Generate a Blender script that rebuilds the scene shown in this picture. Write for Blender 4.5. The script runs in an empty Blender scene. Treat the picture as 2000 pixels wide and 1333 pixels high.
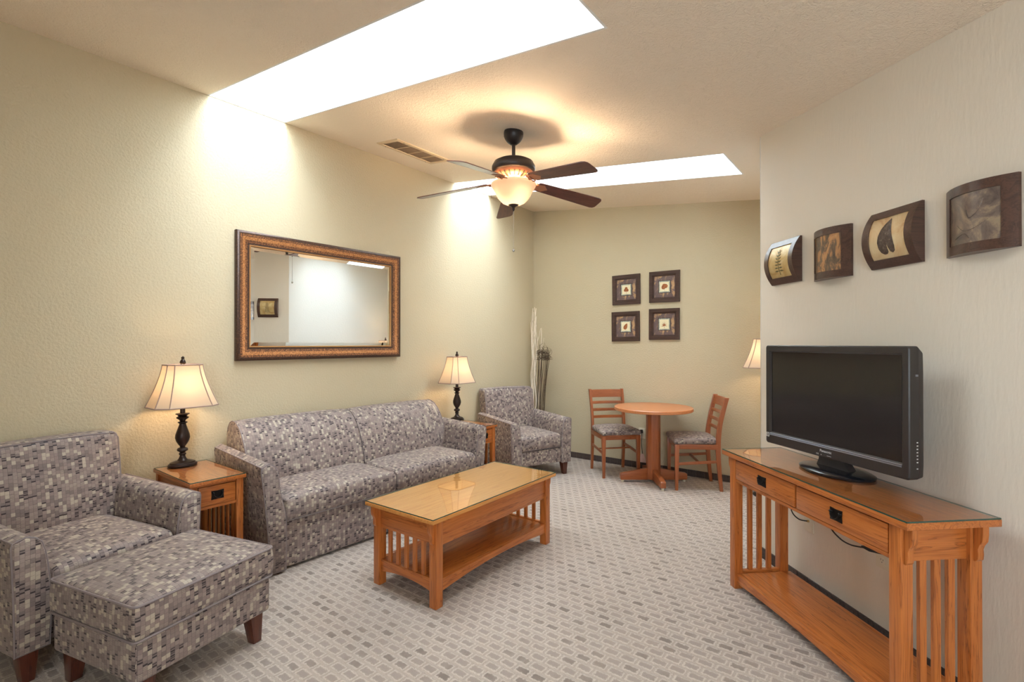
import bpy, bmesh, math, random
from mathutils import Vector, Matrix
random.seed(7)
C = bpy.context.scene.collection
SC = bpy.context.scene
PI = math.pi
def R(a): return math.radians(a)

# ------------------------------------------------------------ camera
cam_d = bpy.data.cameras.new('camera'); cam = bpy.data.objects.new('camera', cam_d); C.objects.link(cam)
cam.location = (0, 0, 1.37)
cam.rotation_euler = (R(90.25), 0, R(37.74))
cam_d.sensor_width = 36.0; cam_d.lens = 982.1 / 2000 * 36; cam_d.clip_start = 0.05
SC.camera = cam

# ------------------------------------------------------------ world, sky light, exposure
SKY = 10.5
w = bpy.data.worlds.new('overcast_sky'); SC.world = w; w.use_nodes = True
w.node_tree.nodes['Background'].inputs[0].default_value = (0.81, 0.915, 1.0, 1)
w.node_tree.nodes['Background'].inputs[1].default_value = SKY
SC.view_settings.view_transform = 'Standard'; SC.view_settings.look = 'None'
SC.view_settings.exposure = 1.25; SC.view_settings.gamma = 1.0; SC.view_settings.use_curve_mapping = False
SC.cycles.max_bounces = 12; SC.cycles.diffuse_bounces = 6; SC.cycles.transparent_max_bounces = 16
SC.cycles.sample_clamp_indirect = 6.0
SC.cycles.caustics_reflective = False; SC.cycles.caustics_refractive = False

XL, YB = -3.698, 5.228           # left wall plane, back wall plane
ZL, SL = 3.046, 0.1163           # ceiling height at the left wall, roof fall to the right
def zc(x): return ZL - SL * (x - XL)
SKYX = -1.01                     # right end of the skylight wells
WELLS = [(1.43, 1.955), (3.785, 4.335)]
WELL_H = 0.72
LAMP_W, FAN_W = 7.0, 36.0       # bulbs
WARM = (1.0, 0.70, 0.40)

def portal(loc, rot, sx, sy):
    l = bpy.data.lights.new('sky_portal', 'AREA'); l.shape = 'RECTANGLE'; l.size = sx; l.size_y = sy
    l.cycles.is_portal = True
    o = bpy.data.objects.new('sky_portal', l); C.objects.link(o); o.location = loc; o.rotation_euler = rot
for (a, b) in WELLS:
    xm = (XL + SKYX) / 2
    portal((xm, (a + b) / 2, zc(xm) + WELL_H - 0.02), (0, math.atan(SL), 0), SKYX - XL, b - a)
FILL_WIN = (0.7, 2.4, 0.9, 2.1)      # unseen window added in the rear wall to let in fill daylight
portal(((FILL_WIN[0]+FILL_WIN[1])/2, -1.62, (FILL_WIN[2]+FILL_WIN[3])/2), (R(90), 0, 0), FILL_WIN[1]-FILL_WIN[0], FILL_WIN[3]-FILL_WIN[2])

def bulb(loc, watts, rad, col=WARM):
    l = bpy.data.lights.new('bulb', 'POINT'); l.energy = watts; l.color = col; l.shadow_soft_size = rad
    o = bpy.data.objects.new('bulb', l); C.objects.link(o); o.location = loc
    return o

# ------------------------------------------------------------ materials
def srgb(r, g, b):
    f = lambda c: (c/255/12.92) if c/255 <= 0.04045 else ((c/255+0.055)/1.055)**2.4
    return (f(r), f(g), f(b), 1)
class NT:
    def __init__(s, name):
        s.m = bpy.data.materials.new(name); s.m.use_nodes = True
        s.t = s.m.node_tree; s.p = s.t.nodes['Principled BSDF']; s.out = s.t.nodes['Material Output']
    def n(s, typ, ins=None, **kw):
        nd = s.t.nodes.new(typ)
        for k, v in kw.items(): setattr(nd, k, v)
        for k, v in (ins or {}).items():
            if isinstance(v, bpy.types.NodeSocket): s.t.links.new(v, nd.inputs[k])
            else: nd.inputs[k].default_value = v
        return nd
    def math(s, op, a, b=0.0, c=None):
        d = {0: a, 1: b}
        if c is not None: d[2] = c
        return s.n('ShaderNodeMath', d, operation=op).outputs[0]
    def mix(s, f, a, b, blend='MIX'):
        nd = s.n('ShaderNodeMix', data_type='RGBA', blend_type=blend)
        for k, v in ((0, f), (6, a), (7, b)):
            if isinstance(v, bpy.types.NodeSocket): s.t.links.new(v, nd.inputs[k])
            else: nd.inputs[k].default_value = v
        return nd.outputs[2]
    def ramp(s, f, stops, interp='LINEAR'):
        nd = s.n('ShaderNodeValToRGB', {0: f}); cr = nd.color_ramp; cr.interpolation = interp
        while len(cr.elements) < len(stops): cr.elements.new(0.5)
        for e, (p, c) in zip(cr.elements, stops): e.position = p; e.color = c
        return nd.outputs[0]
    def noise(s, vec, scale, detail=2.0, rough=0.5, dist=0.0):
        return s.n('ShaderNodeTexNoise', {'Vector': vec, 'Scale': scale, 'Detail': detail, 'Roughness': rough, 'Distortion': dist}).outputs[0]
    def obj(s): return s.n('ShaderNodeTexCoord').outputs['Object']
    def uv(s): return s.n('ShaderNodeTexCoord').outputs['UV']
    def scale(s, vec, sc): return s.n('ShaderNodeMapping', {'Vector': vec, 'Scale': sc}).outputs[0]
    def bump(s, h, strength, dist):
        b = s.n('ShaderNodeBump', {'Height': h, 'Strength': strength, 'Distance': dist}).outputs[0]
        s.t.links.new(b, s.p.inputs['Normal'])
    def set(s, **kw):
        for k, v in kw.items():
            k = {'color': 'Base Color', 'rough': 'Roughness', 'metal': 'Metallic', 'spec': 'Specular IOR Level', 'coat': 'Coat Weight', 'coatr': 'Coat Roughness', 'sheen': 'Sheen Weight', 'emis': 'Emission Color', 'emiss': 'Emission Strength', 'trans': 'Transmission Weight', 'ior': 'IOR'}[k]
            if isinstance(v, bpy.types.NodeSocket): s.t.links.new(v, s.p.inputs[k])
            else: s.p.inputs[k].default_value = v
        return s.m
def plain(name, col, rough=0.5, **kw):
    t = NT(name); return t.set(color=col, rough=rough, **kw)

def paint(name, col, bscale, bs, stretch=(1, 1, 1), rough=0.62):
    t = NT(name); o = t.obj()
    v = t.noise(o, 1.3, 3)
    c = t.mix(t.math('MULTIPLY', v, 0.18), col, tuple(x * 0.86 for x in col[:3]) + (1,))
    h = t.noise(t.scale(o, stretch), bscale, 3, 0.55)
    t.bump(h, bs, 0.004)
    return t.set(color=c, rough=rough, spec=0.3)
M = {}
M['olive'] = paint('olive_wall_paint', srgb(199, 185, 156), 70, 0.9)
M['beige'] = paint('beige_wall_paint', srgb(228, 219, 205), 60, 0.3, (1, 1, 0.25))
M['well'] = paint('white_well_paint', srgb(238, 238, 236), 60, 0.5)
def ceiling_mat():
    t = NT('stomped_ceiling_texture'); o = t.obj()
    h1 = t.noise(o, 26, 5, 0.65, 2.5); h2 = t.noise(t.scale(o, (1, 1, 1)), 90, 2, 0.5, 1.0)
    h = t.math('ADD', t.math('MULTIPLY', h1, 0.8), t.math('MULTIPLY', h2, 0.35))
    t.bump(h, 1.0, 0.009)
    return t.set(color=srgb(245, 231, 213), rough=0.75, spec=0.2)
M['ceil'] = ceiling_mat()

def carpet_mat():
    t = NT('basketweave_carpet'); o = t.obj()
    wob = t.n('ShaderNodeTexNoise', {'Vector': o, 'Scale': 95.0, 'Detail': 3.0}).outputs['Color']
    wv = t.n('ShaderNodeVectorMath', {0: wob, 1: (0.5, 0.5, 0.5)}, operation='SUBTRACT').outputs[0]
    wv = t.n('ShaderNodeVectorMath', {0: wv, 'Scale': 0.020}, operation='SCALE').outputs[0]
    p = t.n('ShaderNodeVectorMath', {0: o, 1: wv}, operation='ADD').outputs[0]
    sx = t.n('ShaderNodeSeparateXYZ', {0: p})
    v = t.math('DIVIDE', sx.outputs[1], 0.0575); row = t.math('FLOOR', v)
    u = t.math('ADD', t.math('DIVIDE', sx.outputs[0], 0.0785), t.math('MULTIPLY', t.math('MODULO', t.math('ABSOLUTE', row), 2.0), 0.5))
    col = t.math('FLOOR', u)
    fu = t.math('ABSOLUTE', t.math('SUBTRACT', t.math('FRACT', u), 0.5)); fv = t.math('ABSOLUTE', t.math('SUBTRACT', t.math('FRACT', v), 0.5))
    def sm(x, lo, hi):   # 1 below lo, 0 above hi
        return t.n('ShaderNodeMapRange', {0: x, 1: lo, 2: hi, 3: 1.0, 4: 0.0}, interpolation_type='SMOOTHSTEP').outputs[0]
    blk = t.math('MULTIPLY', sm(fu, 0.29, 0.40), sm(fv, 0.19, 0.33))
    ring = t.math('SUBTRACT', t.math('MULTIPLY', sm(fu, 0.385, 0.47), sm(fv, 0.30, 0.44)), blk)
    ver = t.math('MULTIPLY', sm(t.math('SUBTRACT', 0.5, fu), 0.05, 0.13), sm(fv, 0.36, 0.5))
    cid = t.n('ShaderNodeCombineXYZ', {0: col, 1: row, 2: 0.0}).outputs[0]
    rnd = t.n('ShaderNodeTexWhiteNoise', {0: cid}).outputs[0]
    fine = t.noise(o, 420, 3, 0.7); big = t.noise(o, 1.1, 4, 0.6); med = t.noise(o, 9.0, 3, 0.6)
    light = srgb(214, 201, 189); dark = srgb(168, 154, 144); mid = srgb(184, 170, 159); stain = srgb(112, 101, 93)
    st = t.math('MULTIPLY', t.math('ADD', t.math('MULTIPLY', rnd, 0.55), t.math('MULTIPLY', med, 0.45)), t.math('ADD', 0.6, t.math('MULTIPLY', big, 0.8)))
    dk = t.mix(t.ramp(st, [(0.0, (0, 0, 0, 1)), (0.62, (0.12, 0.12, 0.12, 1)), (0.82, (0.8, 0.8, 0.8, 1))]), dark, stain)
    c = t.mix(t.math('MULTIPLY', ver, 0.35), mid, dark)
    c = t.mix(t.math('MULTIPLY', ring, 0.75), c, light)  # highlight on the pile edges, painted as a pale ring round each block
    c = t.mix(blk, c, dk)
    c = t.mix(t.ramp(big, [(0.45, (0, 0, 0, 1)), (0.75, (0.4, 0.4, 0.4, 1))]), c, srgb(158, 143, 132), 'MIX')
    c = t.mix(0.75, c, t.ramp(fine, [(0.3, (0.4, 0.4, 0.4, 1)), (0.7, (1.4, 1.4, 1.4, 1))]), 'MULTIPLY')
    h = t.math('ADD', t.math('ADD', t.math('MULTIPLY', t.math('ADD', ring, blk), 0.9), t.math('MULTIPLY', ver, 0.5)), t.math('MULTIPLY', fine, 0.5))
    t.bump(h, 0.8, 0.004)
    return t.set(color=c, rough=0.95, spec=0.05, sheen=0.15)
M['carpet'] = carpet_mat()
def strip_mat():
    t = NT('dark_carpet_strip'); o = t.obj()
    a = t.noise(t.scale(o, (1, 1, 1)), 160, 2); b = t.noise(o, 40, 3)
    c = t.mix(a, srgb(62, 52, 50), srgb(122, 108, 102)); c = t.mix(t.math('MULTIPLY', b, 0.5), c, srgb(50, 42, 40))
    t.bump(a, 0.5, 0.002)
    return t.set(color=c, rough=0.95, spec=0.05)
M['strip'] = strip_mat()
M['strip_back'] = plain('strip_backing', srgb(128, 116, 106), 0.9)

def fabric_mat():
    t = NT('mosaic_upholstery'); uv = t.uv()
    s = t.n('ShaderNodeSeparateXYZ', {0: uv})
    u = t.math('DIVIDE', s.outputs[0], 0.0165); ci = t.math('FLOOR', u); fu = t.math('FRACT', u)
    r1 = t.n('ShaderNodeTexWhiteNoise', {0: t.n('ShaderNodeCombineXYZ', {0: ci, 1: 3.7}).outputs[0]}).outputs[0]
    v = t.math('ADD', t.math('DIVIDE', s.outputs[1], 0.0175), r1); ri = t.math('FLOOR', v); fv = t.math('FRACT', v)
    wn = t.n('ShaderNodeTexWhiteNoise', {0: t.n('ShaderNodeCombineXYZ', {0: ci, 1: ri}).outputs[0]})
    r = wn.outputs[0]; rs = t.n('ShaderNodeSeparateColor', {0: wn.outputs[1]}); ra, rb = rs.outputs[0], rs.outputs[1]
    m1, m2, m3 = srgb(142, 126, 121), srgb(127, 112, 109), srgb(152, 136, 129)
    cream, dark = srgb(182, 168, 152), srgb(56, 46, 49)
    base = t.ramp(ra, [(0, m2), (0.35, m1), (0.68, m3), (0.88, m2)], 'CONSTANT')
    lt = lambda a, b: t.math('LESS_THAN', a, b)
    isC = lt(r, 0.135)
    isD = t.math('MULTIPLY', t.math('GREATER_THAN', r, 0.135), lt(r, 0.30))
    isP = t.math('MULTIPLY', t.math('GREATER_THAN', r, 0.30), lt(r, 0.38))
    bar = t.math('MULTIPLY', lt(fv, 0.36), isD)
    bar2 = t.math('MULTIPLY', t.math('MULTIPLY', t.math('MULTIPLY', lt(fv, 0.85), t.math('GREATER_THAN', fv, 0.66)), isD), lt(rb, 0.4))
    pin = t.math('MULTIPLY', lt(t.math('FRACT', t.math('MULTIPLY', fv, 3.0)), 0.45), isP)
    c = t.mix(isC, base, cream); c = t.mix(t.math('MAXIMUM', bar, bar2), c, dark); c = t.mix(t.math('MULTIPLY', pin, 0.8), c, cream)
    gap = t.math('MAXIMUM', lt(fu, 0.07), lt(fv, 0.05))
    c = t.mix(t.math('MULTIPLY', gap, 0.55), c, dark)
    thr = t.noise(t.scale(uv, (150, 1500, 1)), 1.0, 2)
    c = t.mix(0.6, c, t.ramp(thr, [(0.25, (0.62, 0.62, 0.62, 1)), (0.75, (1.2, 1.2, 1.2, 1))]), 'MULTIPLY')
    t.bump(t.math('ADD', thr, t.math('MULTIPLY', gap, -1.2)), 0.35, 0.0015)
    return t.set(color=c, rough=0.55, spec=0.35, sheen=0.1)
M['fabric'] = fabric_mat()
M['piping'] = plain('grey_piping_cord', srgb(132, 120, 120), 0.6)

def wood(name, axis, c1, c2, c3, rough=0.32, coat=0.25, gs=1.0):
    t = NT(name); o = t.obj()
    st = [22.0 * gs] * 3; st['xyz'.index(axis)] = 1.3 * gs
    st2 = [170.0 * gs] * 3; st2['xyz'.index(axis)] = 5.0 * gs
    a = t.noise(t.scale(o, st), 1.0, 4, 0.6, 1.2); b = t.noise(t.scale(o, st2), 1.0, 2, 0.6)
    ringf = t.math('FRACT', t.math('MULTIPLY', a, 5.0))
    c = t.ramp(ringf, [(0.0, c2), (0.5, c1), (0.85, c1), (1.0, c3)])
    c = t.mix(t.math('MULTIPLY', b, 0.55), c, c3)
    c = t.mix(t.ramp(b, [(0.55, (0, 0, 0, 1)), (0.75, (0.5, 0.5, 0.5, 1))]), c, c3)
    t.bump(b, 0.12, 0.001)
    return t.set(color=c, rough=rough, spec=0.4, coat=coat, coatr=0.18)
for ax in 'xyz':
    M['oak_' + ax] = wood('honey_oak_' + ax, ax, srgb(202, 120, 58), srgb(182, 101, 44), srgb(122, 64, 27))
    M['cherry_' + ax] = wood('cherry_stain_' + ax, ax, srgb(168, 96, 54), srgb(154, 84, 46), srgb(128, 66, 36), 0.3, 0.3)
    M['blade_' + ax] = wood('mahogany_blade_' + ax, ax, srgb(112, 62, 52), srgb(96, 50, 44), srgb(70, 36, 34), 0.35, 0.3)
M['oaktop_y'] = wood('pale_oak_top', 'y', srgb(218, 156, 86), srgb(208, 142, 72), srgb(182, 112, 50), 0.4, 0.0)
M['lam'] = wood('cherry_laminate_top', 'x', srgb(206, 136, 88), srgb(196, 124, 78), srgb(176, 106, 64), 0.32, 0.1)
M['darkleg'] = wood('dark_cherry_leg', 'z', srgb(98, 50, 34), srgb(84, 42, 30), srgb(60, 30, 22), 0.3, 0.4)
M['bronze'] = plain('oil_rubbed_bronze', srgb(52, 41, 38), 0.33, metal=0.55, spec=0.5)
M['fanblack'] = plain('fan_dark_bronze', srgb(44, 38, 38), 0.38, metal=0.3)
M['copper'] = plain('antique_copper', srgb(176, 122, 92), 0.45, metal=0.35)
M['iron'] = plain('black_iron', srgb(28, 25, 24), 0.35, metal=0.6)
M['black'] = plain('black_plastic', srgb(46, 41, 40), 0.42)
M['tvbase'] = plain('glossy_black_base', srgb(24, 25, 30), 0.22, coat=0.5, coatr=0.1)
M['screen'] = plain('dark_screen', srgb(26, 22, 22), 0.13, spec=0.6)
M['silver'] = plain('silver_strip', srgb(150, 156, 168), 0.3, metal=0.8)
M['whiteprint'] = plain('white_print', srgb(215, 215, 215), 0.5)
M['cord'] = plain('black_cord', srgb(22, 20, 20), 0.45)
M['ivory'] = plain('ivory_plate', srgb(222, 212, 190), 0.4)
M['slot'] = plain('dark_slot', srgb(50, 42, 36), 0.6)
M['pink'] = plain('pale_pink_tag', srgb(226, 190, 178), 0.6)
M['brass'] = plain('brass', srgb(200, 170, 110), 0.3, metal=0.9)
M['chrome'] = plain('chrome', srgb(190, 190, 190), 0.2, metal=0.9)
M['ventframe'] = plain('cream_vent_frame', srgb(214, 192, 160), 0.5)
M['ventdark'] = plain('dusty_vent_louvre', srgb(138, 116, 92), 0.8)
M['fill_winframe'] = plain('white_fill_window_frame', srgb(230, 228, 222), 0.4)
M['mirror'] = plain('mirror_silver', (0.9, 0.92, 0.9, 1), 0.0, metal=1.0)

def glass_mat(name, tint, ior=1.5, edge=0.0):
    t = NT(name)
    fr = t.n('ShaderNodeFresnel', {'IOR': ior}).outputs[0]
    bf = t.n('ShaderNodeNewGeometry').outputs['Backfacing']
    fr = t.math('MULTIPLY', fr, t.math('SUBTRACT', 1.0, bf))
    tr = t.n('ShaderNodeBsdfTransparent', {'Color': tint}).outputs[0]
    gl = t.n('ShaderNodeBsdfGlossy', {'Color': (1, 1, 1, 1), 'Roughness': 0.015}).outputs[0]
    mx = t.n('ShaderNodeMixShader', {0: fr, 1: tr, 2: gl}).outputs[0]
    t.t.links.new(mx, t.out.inputs[0]); return t.m
M['glass'] = glass_mat('clear_table_glass', (0.97, 0.985, 0.975, 1), 2.1)
M['pane'] = glass_mat('window_pane_glass', (0.98, 0.99, 0.99, 1), 1.3)
M['glassedge'] = plain('green_glass_edge', srgb(38, 74, 64), 0.12, spec=0.7)

def shade_mat(name, col, tcol, fac):
    t = NT(name)
    d = t.n('ShaderNodeBsdfDiffuse', {'Color': col}).outputs[0]
    tr = t.n('ShaderNodeBsdfTranslucent', {'Color': tcol}).outputs[0]
    mx = t.n('ShaderNodeMixShader', {0: fac, 1: d, 2: tr}).outputs[0]
    t.t.links.new(mx, t.out.inputs[0]); return t.m
M['shade'] = shade_mat('cream_shade_fabric', srgb(232, 214, 190), (0.32, 0.262, 0.205, 1), 0.5)
M['bowl'] = shade_mat('amber_frosted_glass', srgb(236, 206, 170), (0.028, 0.021, 0.017, 1), 0.6)
M['shadetrim'] = plain('mauve_shade_piping', srgb(160, 138, 128), 0.7)
def glow(name, col, st):
    t = NT(name); return t.set(color=(0, 0, 0, 1), emis=col, emiss=st)
M['bulb'] = glow('lit_bulb', (1.0, 0.72, 0.42, 1), 18.0)

def patina(name, stops, sc, stretch=(1, 1, 1), rough=0.4, metal=0.2, dist=1.0):
    t = NT(name); o = t.obj()
    a = t.noise(t.scale(o, stretch), sc, 5, 0.65, dist)
    c = t.ramp(a, stops); t.bump(t.noise(o, sc * 5, 3), 0.25, 0.002)
    return t.set(color=c, rough=rough, metal=metal)
M['mframe_in'] = patina('bronze_patina', [(0.32, srgb(110, 70, 44)), (0.5, srgb(186, 124, 74)), (0.68, srgb(214, 156, 100))], 110, (1, 1, 1), 0.35, 0.3, 0.3)
M['mframe_mid'] = patina('aged_bronze_patina', [(0.36, srgb(74, 50, 40)), (0.52, srgb(128, 84, 54)), (0.66, srgb(186, 126, 80))], 110, (1, 1, 1), 0.33, 0.3, 0.3)
M['mframe_dk'] = patina('dark_bronze_patina', [(0.35, srgb(58, 42, 37)), (0.6, srgb(84, 60, 48)), (0.74, srgb(140, 94, 60))], 110, (1, 1, 1), 0.3, 0.3, 0.3)
M['mframe_lip'] = plain('gilt_lip', srgb(190, 140, 86), 0.35, metal=0.5)
M['wenge'] = wood('dark_wenge_frame', 'y', srgb(92, 65, 54), srgb(78, 55, 46), srgb(56, 39, 34), 0.34, 0.25)
M['wenge_x'] = wood('dark_picture_frame', 'x', srgb(82, 59, 51), srgb(70, 50, 44), srgb(50, 36, 32), 0.4, 0.1)
M['relief1'] = patina('gold_relief_panel', [(0.3, srgb(176, 130, 66)), (0.55, srgb(206, 182, 128)), (0.75, srgb(224, 214, 180))], 9, rough=0.35)
M['relief2'] = patina('copper_relief_panel', [(0.3, srgb(70, 62, 54)), (0.47, srgb(110, 92, 74)), (0.55, srgb(176, 128, 86)), (0.75, srgb(196, 160, 112))], 14, (1.6, 1, .6), rough=0.35, dist=1.5)
M['relief3'] = patina('cream_relief_panel', [(0.3, srgb(190, 132, 96)), (0.45, srgb(212, 184, 140)), (0.7, srgb(226, 212, 176))], 7, rough=0.35)
M['relief4'] = patina('pewter_relief_panel', [(0.3, srgb(84, 74, 70)), (0.5, srgb(124, 108, 98)), (0.62, srgb(158, 140, 116)), (0.8, srgb(104, 104, 96))], 8, rough=0.3, dist=2.0)
M['leafdark'] = patina('dark_leaf_relief', [(0.4, srgb(66, 54, 50)), (0.62, srgb(104, 90, 82)), (0.75, srgb(170, 154, 132))], 60, rough=0.3)
M['fern'] = patina('fern_relief', [(0.4, srgb(92, 88, 58)), (0.7, srgb(140, 130, 88))], 60, rough=0.35)
M['matprint'] = patina('mottled_bark_mat', [(0.3, srgb(92, 74, 72)), (0.52, srgb(112, 92, 88)), (0.58, srgb(170, 134, 96)), (0.72, srgb(200, 166, 122))], 13, (1.3, 1, .9), rough=0.6, metal=0, dist=0.5)
M['cream'] = plain('cream_paper', srgb(232, 222, 186), 0.7)
M['bluegrey'] = patina('blue_grey_border', [(0.4, srgb(126, 132, 126)), (0.6, srgb(190, 190, 170))], 60, rough=0.7, metal=0)
M['rust'] = patina('rust_leaf_print', [(0.35, srgb(116, 62, 32)), (0.55, srgb(176, 104, 56)), (0.7, srgb(214, 160, 100))], 70, rough=0.7, metal=0)
M['inkline'] = plain('dark_line', srgb(58, 46, 44), 0.6)
M['willow'] = patina('bleached_willow', [(0.25, srgb(176, 152, 126)), (0.42, srgb(232, 218, 198)), (0.75, srgb(242, 230, 212))], 9, rough=0.7, metal=0)
M['stem'] = patina('dark_dried_stem', [(0.3, srgb(62, 48, 38)), (0.6, srgb(104, 84, 66)), (0.8, srgb(140, 116, 90))], 30, rough=0.8, metal=0)

# ------------------------------------------------------------ mesh builder
class MB:
    def __init__(s): s.bm = bmesh.new()
    def face(s, vs):
        try: return s.bm.faces.new(vs)
        except ValueError: return None
    def box(s, x0, x1, y0, y1, z0, z1):
        v = [s.bm.verts.new((x, y, z)) for z in (z0, z1) for y in (y0, y1) for x in (x0, x1)]
        for f in ((0, 2, 3, 1), (4, 5, 7, 6), (0, 1, 5, 4), (2, 6, 7, 3), (0, 4, 6, 2), (1, 3, 7, 5)): s.face([v[i] for i in f])
        return s
    def prism(s, poly, axis, a, b):
        def P(p, t): return {'x': (t, p[0], p[1]), 'y': (p[0], t, p[1]), 'z': (p[0], p[1], t)}[axis]
        A = [s.bm.verts.new(P(p, a)) for p in poly]; B = [s.bm.verts.new(P(p, b)) for p in poly]
        n = len(poly); s.face(A[::-1]); s.face(B)
        for i in range(n): s.face([A[i], A[(i+1) % n], B[(i+1) % n], B[i]])
        return s
    def loft(s, rings, cap=True, closed=True):
        V = [[s.bm.verts.new(p) for p in r] for r in rings]; n = len(rings[0])
        for a, b in zip(V, V[1:]):
            for i in range(n if closed else n - 1): s.face([a[i], a[(i+1) % n], b[(i+1) % n], b[i]])
        if cap: s.face(V[0][::-1]); s.face(V[-1])
        return s
    def lathe(s, prof, c=(0, 0, 0), segs=24, sx=1.0, sy=1.0, cap=True):
        return s.loft([[(c[0] + r*sx*math.cos(2*PI*i/segs), c[1] + r*sy*math.sin(2*PI*i/segs), c[2] + z) for i in range(segs)] for r, z in prof], cap)
    def tube(s, pts, r, segs=8, closed=False, taper=None):
        pts = [Vector(p) for p in pts]; n = len(pts); rings = []; up = None
        for i, p in enumerate(pts):
            if closed: t = pts[(i+1) % n] - pts[i-1]
            else: t = pts[min(i+1, n-1)] - pts[max(i-1, 0)]
            if t.length < 1e-9: t = Vector((0, 0, 1))
            t.normalize()
            if up is None: up = Vector((0, 0, 1)) if abs(t.z) < 0.9 else Vector((1, 0, 0))
            a = t.cross(up)
            if a.length < 1e-4: a = t.cross(Vector((1, 0.3, 0)))
            a.normalize(); b = a.cross(t); up = b
            rr = r if taper is None else r + (taper - r) * i / max(1, n-1)
            rings.append([p + a*rr*math.cos(2*PI*k/segs) + b*rr*math.sin(2*PI*k/segs) for k in range(segs)])
        if closed: rings.append(rings[0][:])
        return s.loft(rings, not closed)
    def bar(s, p0, p1, w, h, up=(0, 0, 1)):
        p0, p1 = Vector(p0), Vector(p1); t = (p1-p0).normalized(); a = t.cross(Vector(up)).normalized(); b = a.cross(t)
        return s.loft([[p + a*(w/2*i) + b*(h/2*j) for i, j in ((-1, -1), (1, -1), (1, 1), (-1, 1))] for p in (p0, p1)])
    def soft(s, x0, x1, y0, y1, z0, z1, r, deform=None, n=(8, 8, 4), rk=3):
        L = [(x0, x1), (y0, y1), (z0, z1)]
        def axis(a, b, m):
            e = [a + r*(1-math.cos(PI/2*k/rk))*1.0 for k in range(rk)]; f = [b - (q-a) for q in e][::-1]
            mid = [a + r + (b-a-2*r)*k/m for k in range(m+1)]
            return e + mid + f
        A = [axis(L[i][0], L[i][1], n[i]) for i in range(3)]
        lo = Vector((x0+r, y0+r, z0+r)); hi = Vector((x1-r, y1-r, z1-r)); vs = {}
        def vert(i, j, k):
            key = (i, j, k)
            if key not in vs:
                p = Vector((A[0][i], A[1][j], A[2][k])); q = Vector([min(max(p[c], lo[c]), hi[c]) for c in range(3)])
                d = p - q
                if d.length > 1e-9: p = q + d.normalized()*r
                if deform: p = Vector(deform(*p))
                vs[key] = s.bm.verts.new(p)
            return vs[key]
        N = [len(a)-1 for a in A]
        for ax in range(3):
            u, v = [c for c in range(3) if c != ax]
            for side in (0, N[ax]):
                for a in range(N[u]):
                    for b in range(N[v]):
                        q = []
                        for (da, db) in ((0, 0), (1, 0), (1, 1), (0, 1)):
                            idx = [0, 0, 0]; idx[ax] = side; idx[u] = a+da; idx[v] = b+db; q.append(vert(*idx))
                        s.face(q)
        return s
    def build(s, name, mat, parent=None, bevel=0.0, smooth=30, seg=2, mats=None):
        bm = s.bm
        bmesh.ops.recalc_face_normals(bm, faces=bm.faces[:])
        if bevel > 0:
            ed = [e for e in bm.edges if len(e.link_faces) == 2 and e.calc_face_angle(0) > R(28)]
            bmesh.ops.bevel(bm, geom=ed, offset=bevel, segments=seg, profile=0.6, affect='EDGES', clamp_overlap=True)
        me = bpy.data.meshes.new(name)
        if mat is M['fabric']:
            uvl = bm.loops.layers.uv.new('uv'); rx, ry = random.random(), random.random()
            for f in bm.faces:
                nx, ny, nz = (abs(c) for c in f.normal)
                for l in f.loops:
                    x, y, z = l.vert.co
                    if nz >= nx and nz >= ny: q = (y, x)
                    elif nx >= ny: q = (y, z)
                    else: q = (x, z)
                    l[uvl].uv = (q[0] + rx, q[1] + ry)
        bm.to_mesh(me); bm.free()
        me.materials.append(mat)
        if smooth:
            for p in me.polygons: p.use_smooth = True
            me.set_sharp_from_angle(angle=R(smooth))
        o = bpy.data.objects.new(name, me); C.objects.link(o)
        if parent: o.parent = parent
        return o
def thing(name, label, cat, loc=(0, 0, 0), rz=0.0, group=None):
    o = bpy.data.objects.new(name, None); C.objects.link(o); o.empty_display_size = 0.1
    o.location = loc; o.rotation_euler = (0, 0, rz); o['label'] = label; o['category'] = cat
    if group: o['group'] = group
    return o
def tag(o, label, cat, group=None):
    o['label'] = label; o['category'] = cat
    if group: o['group'] = group
    return o
def struct(o): o['kind'] = 'structure'; return o
def box(*a): return MB().box(*a)
def copy_tree(o, parent=None):
    c = o.copy(); C.objects.link(c); c.parent = parent
    for ch in list(o.children): copy_tree(ch, c)
    return c
def frame_loft(mb, w, h, prof, plane):
    """mitred frame: prof = [(inset, height)], plane(u, v, out) -> point"""
    rows = []
    for d, t in prof:
        a, b = w/2 - d, h/2 - d
        rows.append([mb.bm.verts.new(plane(u, v, t)) for u, v in ((-a, -b), (a, -b), (a, b), (-a, b))])
    for p, q in zip(rows, rows[1:]):
        for i in range(4): mb.face([p[i], p[(i+1) % 4], q[(i+1) % 4], q[i]])
    return mb
def spline(pts, n=8):
    P = [Vector(p) for p in pts]; out = []
    for i in range(len(P)-1):
        p0, p1, p2, p3 = P[max(i-1, 0)], P[i], P[i+1], P[min(i+2, len(P)-1)]
        for k in range(n):
            t = k/n
            out.append(0.5*((2*p1) + (p2-p0)*t + (2*p0-5*p1+4*p2-p3)*t*t + (3*p1-p0-3*p2+p3)*t**3))
    return out + [P[-1]]

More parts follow.
